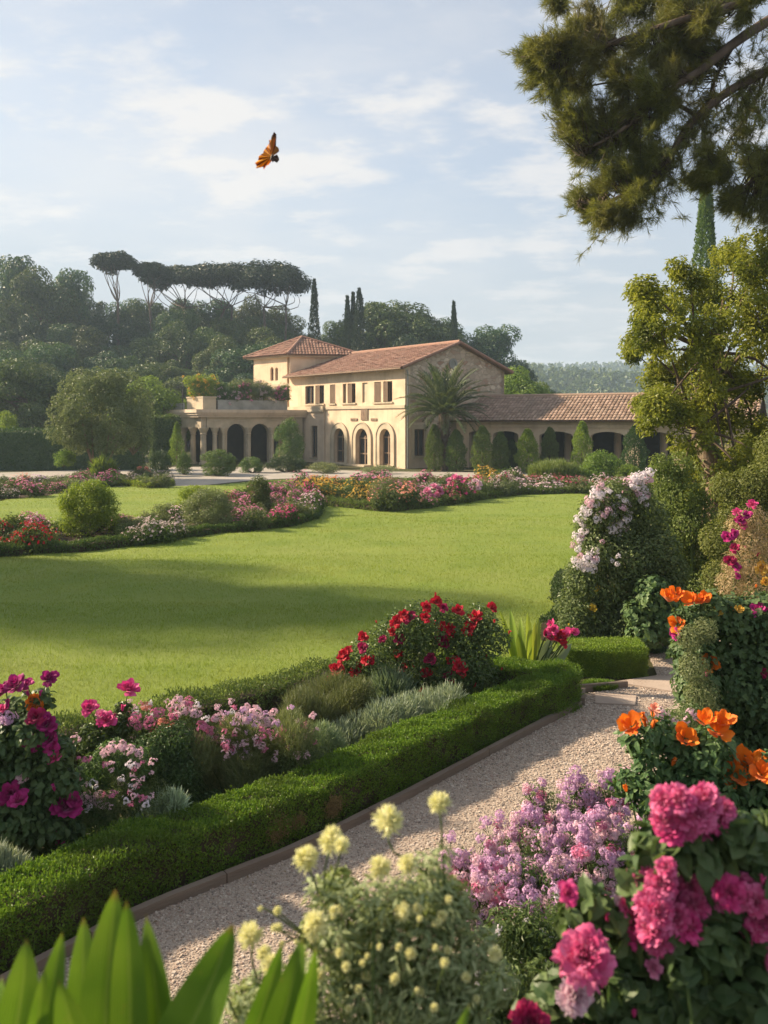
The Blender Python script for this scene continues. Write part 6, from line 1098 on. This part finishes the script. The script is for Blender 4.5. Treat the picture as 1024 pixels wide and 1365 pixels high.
# ================================================================== pine reaching in from the right
def pine():
    r = np.random.default_rng(190); D = 14.0; b0 = np.array([10.5, 15.5, 0.0]); t = thing('pine_tree', 'large pine whose long boughs of shaggy needles hang in from the upper right', 'pine', tuple(b0)); Q = lambda px, py, dd=0: P(px, py, D + dd) - b0
    obj('trunk', [tube([(0, 0, -.2), (.1, 0, 3), (-.1, .1, 7), (.1, 0, 11), (.2, 0, 15), (.2, 0, 17)], [.5, .42, .36, .3, .2, .08], 12)], M['bark'], t, smooth=True)
    paths = [([(1190, 60, 1.2), (1024, 92, .2), (966, 124, 0), (929, 155, 0), (905, 185, -.1), (892, 215, -.1), (870, 235, 0), (840, 255, 0), (800, 275, .1), (770, 268, .1)], .085),
             ([(1190, -20, 1.2), (1060, 5, .4), (982, 54, -.2), (940, 90, -.3), (900, 115, -.3), (860, 150, -.2), (820, 180, -.2), (780, 200, 0)], .10),
             ([(1190, -80, 1.2), (1010, 0, -.5), (930, 20, -.6), (870, 40, -.5), (810, 60, -.4), (750, 70, -.3), (700, 72, -.3)], .085),
             ([(1190, -140, 1.2), (1000, -60, .8), (900, -40, .7), (820, -20, .6), (750, -10, .6)], .07), ([(929, 155, 0), (890, 130, .4), (850, 110, .6), (800, 110, .6), (740, 130, .5)], .04),
             ([(1200, 150, 1.2), (1060, 190, .5), (1020, 225, .2), (985, 255, .2)], .06), ([(982, 54, -.2), (950, 110, .3), (935, 170, .4), (950, 215, .4)], .03), ([(1024, 92, .2), (1010, 130, .5), (985, 170, .6), (960, 205, .5)], .03), ([(1120, 20, .4), (1050, 60, .2), (1010, 105, .0), (960, 140, .2)], .04)]
    tw = []; tuP, tuD = [], []
    lob = [(702, 78, 16), (725, 62, 20), (715, 105, 18), (742, 95, 24), (735, 128, 20), (760, 140, 24), (745, 165, 18), (770, 175, 22), (795, 150, 26), (770, 110, 26), (760, 40, 22), (745, 8, 16), (785, 20, 26), (800, 55, 30), (825, 90, 34), (830, 30, 32), (865, 20, 36), (860, 65, 36), (895, 45, 36), (870, 110, 36), (835, 135, 34), (905, 90, 28), (860, 160, 32), (830, 185, 30), (850, 205, 28), (810, 175, 22), (778, 200, 20), (800, 205, 20), (820, 230, 26), (845, 240, 24), (870, 205, 20), (800, 250, 20), (770, 262, 14), (788, 282, 18), (812, 288, 20), (838, 285, 18), (858, 262, 18), (930, 15, 34), (945, 35, 26), (885, 75, 26), (915, 70, 22), (960, -5, 34), (905, 10, 34), (940, 60, 18), (990, 10, 26), (950, 215, 24), (935, 245, 22), (960, 235, 20), (1005, 215, 26), (1020, 245, 30), (995, 275, 26), (1030, 285, 30), (968, 270, 14), (1040, 215, 30), (880, 230, 14), (740, 70, 18), (785, 80, 24), (885, 135, 24)]
    bough = []
    for pth, w in paths:
        q = np.array([Q(*a) for a in pth]); k = len(q) * 3; tt = np.linspace(0, len(q) - 1, k); q = np.stack([np.interp(tt, np.arange(len(q)), q[:, j]) for j in range(3)], 1); q[1:-1] = (q[:-2] + 2 * q[1:-1] + q[2:]) / 4
        o = obj('bough', [tube(q, np.linspace(w, w * .22, k), 8)], M['bark'], t, smooth=True); bough.append(q)
    allq = np.concatenate(bough)
    for px, py, rad in lob:
        dd = r.uniform(-.7, .7); c = Q(px, py, dd); i = np.argmin(np.linalg.norm(allq - c, axis=1) + 2 * (allq[:, 0] < c[0])); at_ = allq[i]; rr_ = rad * D / FPX
        m_ = int(7 + rad * .55)
        for k in range(m_):
            u = runit(r, 1)[0]; e = c + u * rr_ * r.uniform(.5, 1.05); pth = bend(at_ + r.normal(0, .06, 3), e, r, 7, .06, .07); tw.append(tube(pth, np.linspace(.012, .004, 7), 4)); dv = nrm(e - pth[3])
            for j in range(9):
                f = r.uniform(.45, 1.0) * 6; a = int(min(f, 5)); p_ = pth[a] + (pth[a + 1] - pth[a]) * (f - a); tuP.append(p_ + r.normal(0, .05, 3)); tuD.append(dv * .9 + np.array([-.30, 0, .08]) + r.normal(0, .38, 3))
    for k in range(230):                                            # bare hanging twiglets along the inner boughs
        q = bough[int(r.choice([0, 0, 1, 7, 8, 6]))]; a = q[int(r.integers(3, len(q) - 2))]; e = a + np.array([r.normal(-.15, .25), r.normal(0, .25), -r.uniform(.25, .85)]); pth = bend(a, e, r, 6, -.06, .12); tw.append(tube(pth, np.linspace(.008, .003, 6), 3))
        for j in range(5): tuP.append(pth[int(r.integers(2, 6))]); tuD.append(r.normal(0, .6, 3) + [0, 0, -.2])
    obj('twigs', tw, M['twig'], t); p_ = np.array(tuP); dv = nrm(np.array(tuD)); n = len(p_); k = 24; sp = r.uniform(.35, .75, (n, 1, 1))
    Dn = dv[:, None] + r.normal(0, 1, (n, k, 3)) * sp; pp = p_[:, None] + dv[:, None] * r.uniform(-.05, .09, (n, k, 1)); pp = pp.reshape(-1, 3); N_ = len(pp)
    obj('needles', [leaves(pp, Dn.reshape(-1, 3), runit(r, N_), r.uniform(.09, .175, N_), .0060, NEEDLE)], M['pine_near'], t)
pine()

# ================================================================== butterfly
def butterfly():
    d = 3.0; c = P(362, 209, d); t = thing('butterfly', 'orange and brown butterfly with raised wings flying against the sky', 'butterfly', tuple(c)); s = d / FPX; z6 = lambda x, y, dy: np.array([((320 + x * .078) - 362) * s, dy, -((160 + y * .078) - 209) * s])
    r = np.random.default_rng(200); base = (545, 625)
    def wing(name, pts, m, dep, pleat):
        n = len(pts); V = [z6(*base, 0)]
        for ring_, f in enumerate((.35, .7, 1.0)):
            for i, (x, y) in enumerate(pts): V.append(z6(base[0] + (x - base[0]) * f, base[1] + (y - base[1]) * f, dep * f + (pleat if i % 2 else -pleat) * f))
        F = [[0, 1 + i, 2 + i] for i in range(n - 1)] + [[1 + a * n + i, 1 + (a + 1) * n + i, 2 + (a + 1) * n + i, 2 + a * n + i] for a in range(2) for i in range(n - 1)]; V = np.array(V); m_ = len(V); V2 = V + np.array([0, .0006, 0])
        obj(name, [(np.concatenate([V, V2]), F + [[q + m_ for q in f][::-1] for f in F])], m, t)
    def wingmat(name, a, b, c_, sc):
        m = mat(name); n = NT(m); o = n.n('ShaderNodeTexCoord').outputs['Object']; w = n.n('ShaderNodeSeparateXYZ', ins={0: o}); th = n.math('ARCTAN2', w.outputs[2], w.outputs[0]); st = n.math('SINE', n.math('MULTIPLY', th, sc)); ln = n.n('ShaderNodeVectorMath', operation='LENGTH', ins={0: o}).outputs['Value']
        col = n.mix(n.rng(st, -.2, .7), c4(a), c4(b)); col = n.mix(n.rng(st, -.55, -.95), col, c4(c_)); col = n.mix(n.rng(n.math('ADD', ln, n.math('MULTIPLY', n.noise(o, 120), .02)), .068, .082), col, c4(c_))
        b_ = n.n('ShaderNodeBsdfPrincipled', ins={'Base Color': col, 'Roughness': .6}); tl = n.n('ShaderNodeBsdfTranslucent', ins={'Color': col}); n.n('ShaderNodeOutputMaterial', ins={0: n.n('ShaderNodeMixShader', ins={0: .4, 1: b_.outputs[0], 2: tl.outputs[0]}).outputs[0]}); return m
    wa = wingmat('wing_left', (.75, .22, .01), (.95, .50, .03), (.12, .025, .01), 17); wb = wingmat('wing_right', (.55, .20, .03), (.42, .20, .03), (.10, .04, .02), 9); wc = wingmat('wing_hind', (.10, .06, .05), (.16, .09, .06), (.04, .03, .03), 11)
    wing('wing', [(535, 690), (480, 740), (440, 770), (400, 822), (385, 785), (330, 790), (262, 815), (275, 765), (250, 720), (300, 665), (315, 605), (345, 570), (395, 545), (390, 510), (440, 455), (455, 425), (500, 370), (484, 318), (540, 320)], wa, .012, .0035)
    wing('wing', [(530, 420), (545, 300), (593, 222), (630, 262), (628, 360), (622, 455), (668, 495), (678, 545), (640, 590)], wb, -.012, .002)
    wing('hind_wing', [(640, 600), (668, 650), (676, 695), (632, 738), (590, 715), (560, 728), (535, 690)], wc, -.006, .002)
    obj('body', [tube([z6(515, 712, 0), z6(530, 675, 0), z6(548, 625, 0), z6(560, 585, 0), z6(566, 565, 0)], [.0012, .003, .0042, .0035, .0015], 8)], M['iron'], t, smooth=True)
    obj('antennae', [tube([z6(562, 575, 0), z6(600, 520, -.006), z6(640, 490, -.012)], [.0005, .0004, .0007], 4), tube([z6(562, 575, 0), z6(585, 500, .004), z6(600, 450, .008)], [.0005, .0004, .0007], 4)], M['iron'], t)
butterfly()

# ================================================================== air
hz = bpy.data.materials.new('haze'); hz.use_nodes = True; hz.node_tree.nodes.clear(); ht = NT(hz)
pv = ht.n('ShaderNodeVolumePrincipled', ins={'Color': (.62, .80, 1.0, 1), 'Density': .00062, 'Anisotropy': .3}); ho = ht.n('ShaderNodeOutputMaterial'); hz.node_tree.links.new(pv.outputs[0], ho.inputs['Volume'])
tag(obj('haze', [box(-960, 960, -50, 1160, -4, 72)], hz), kind='stuff')
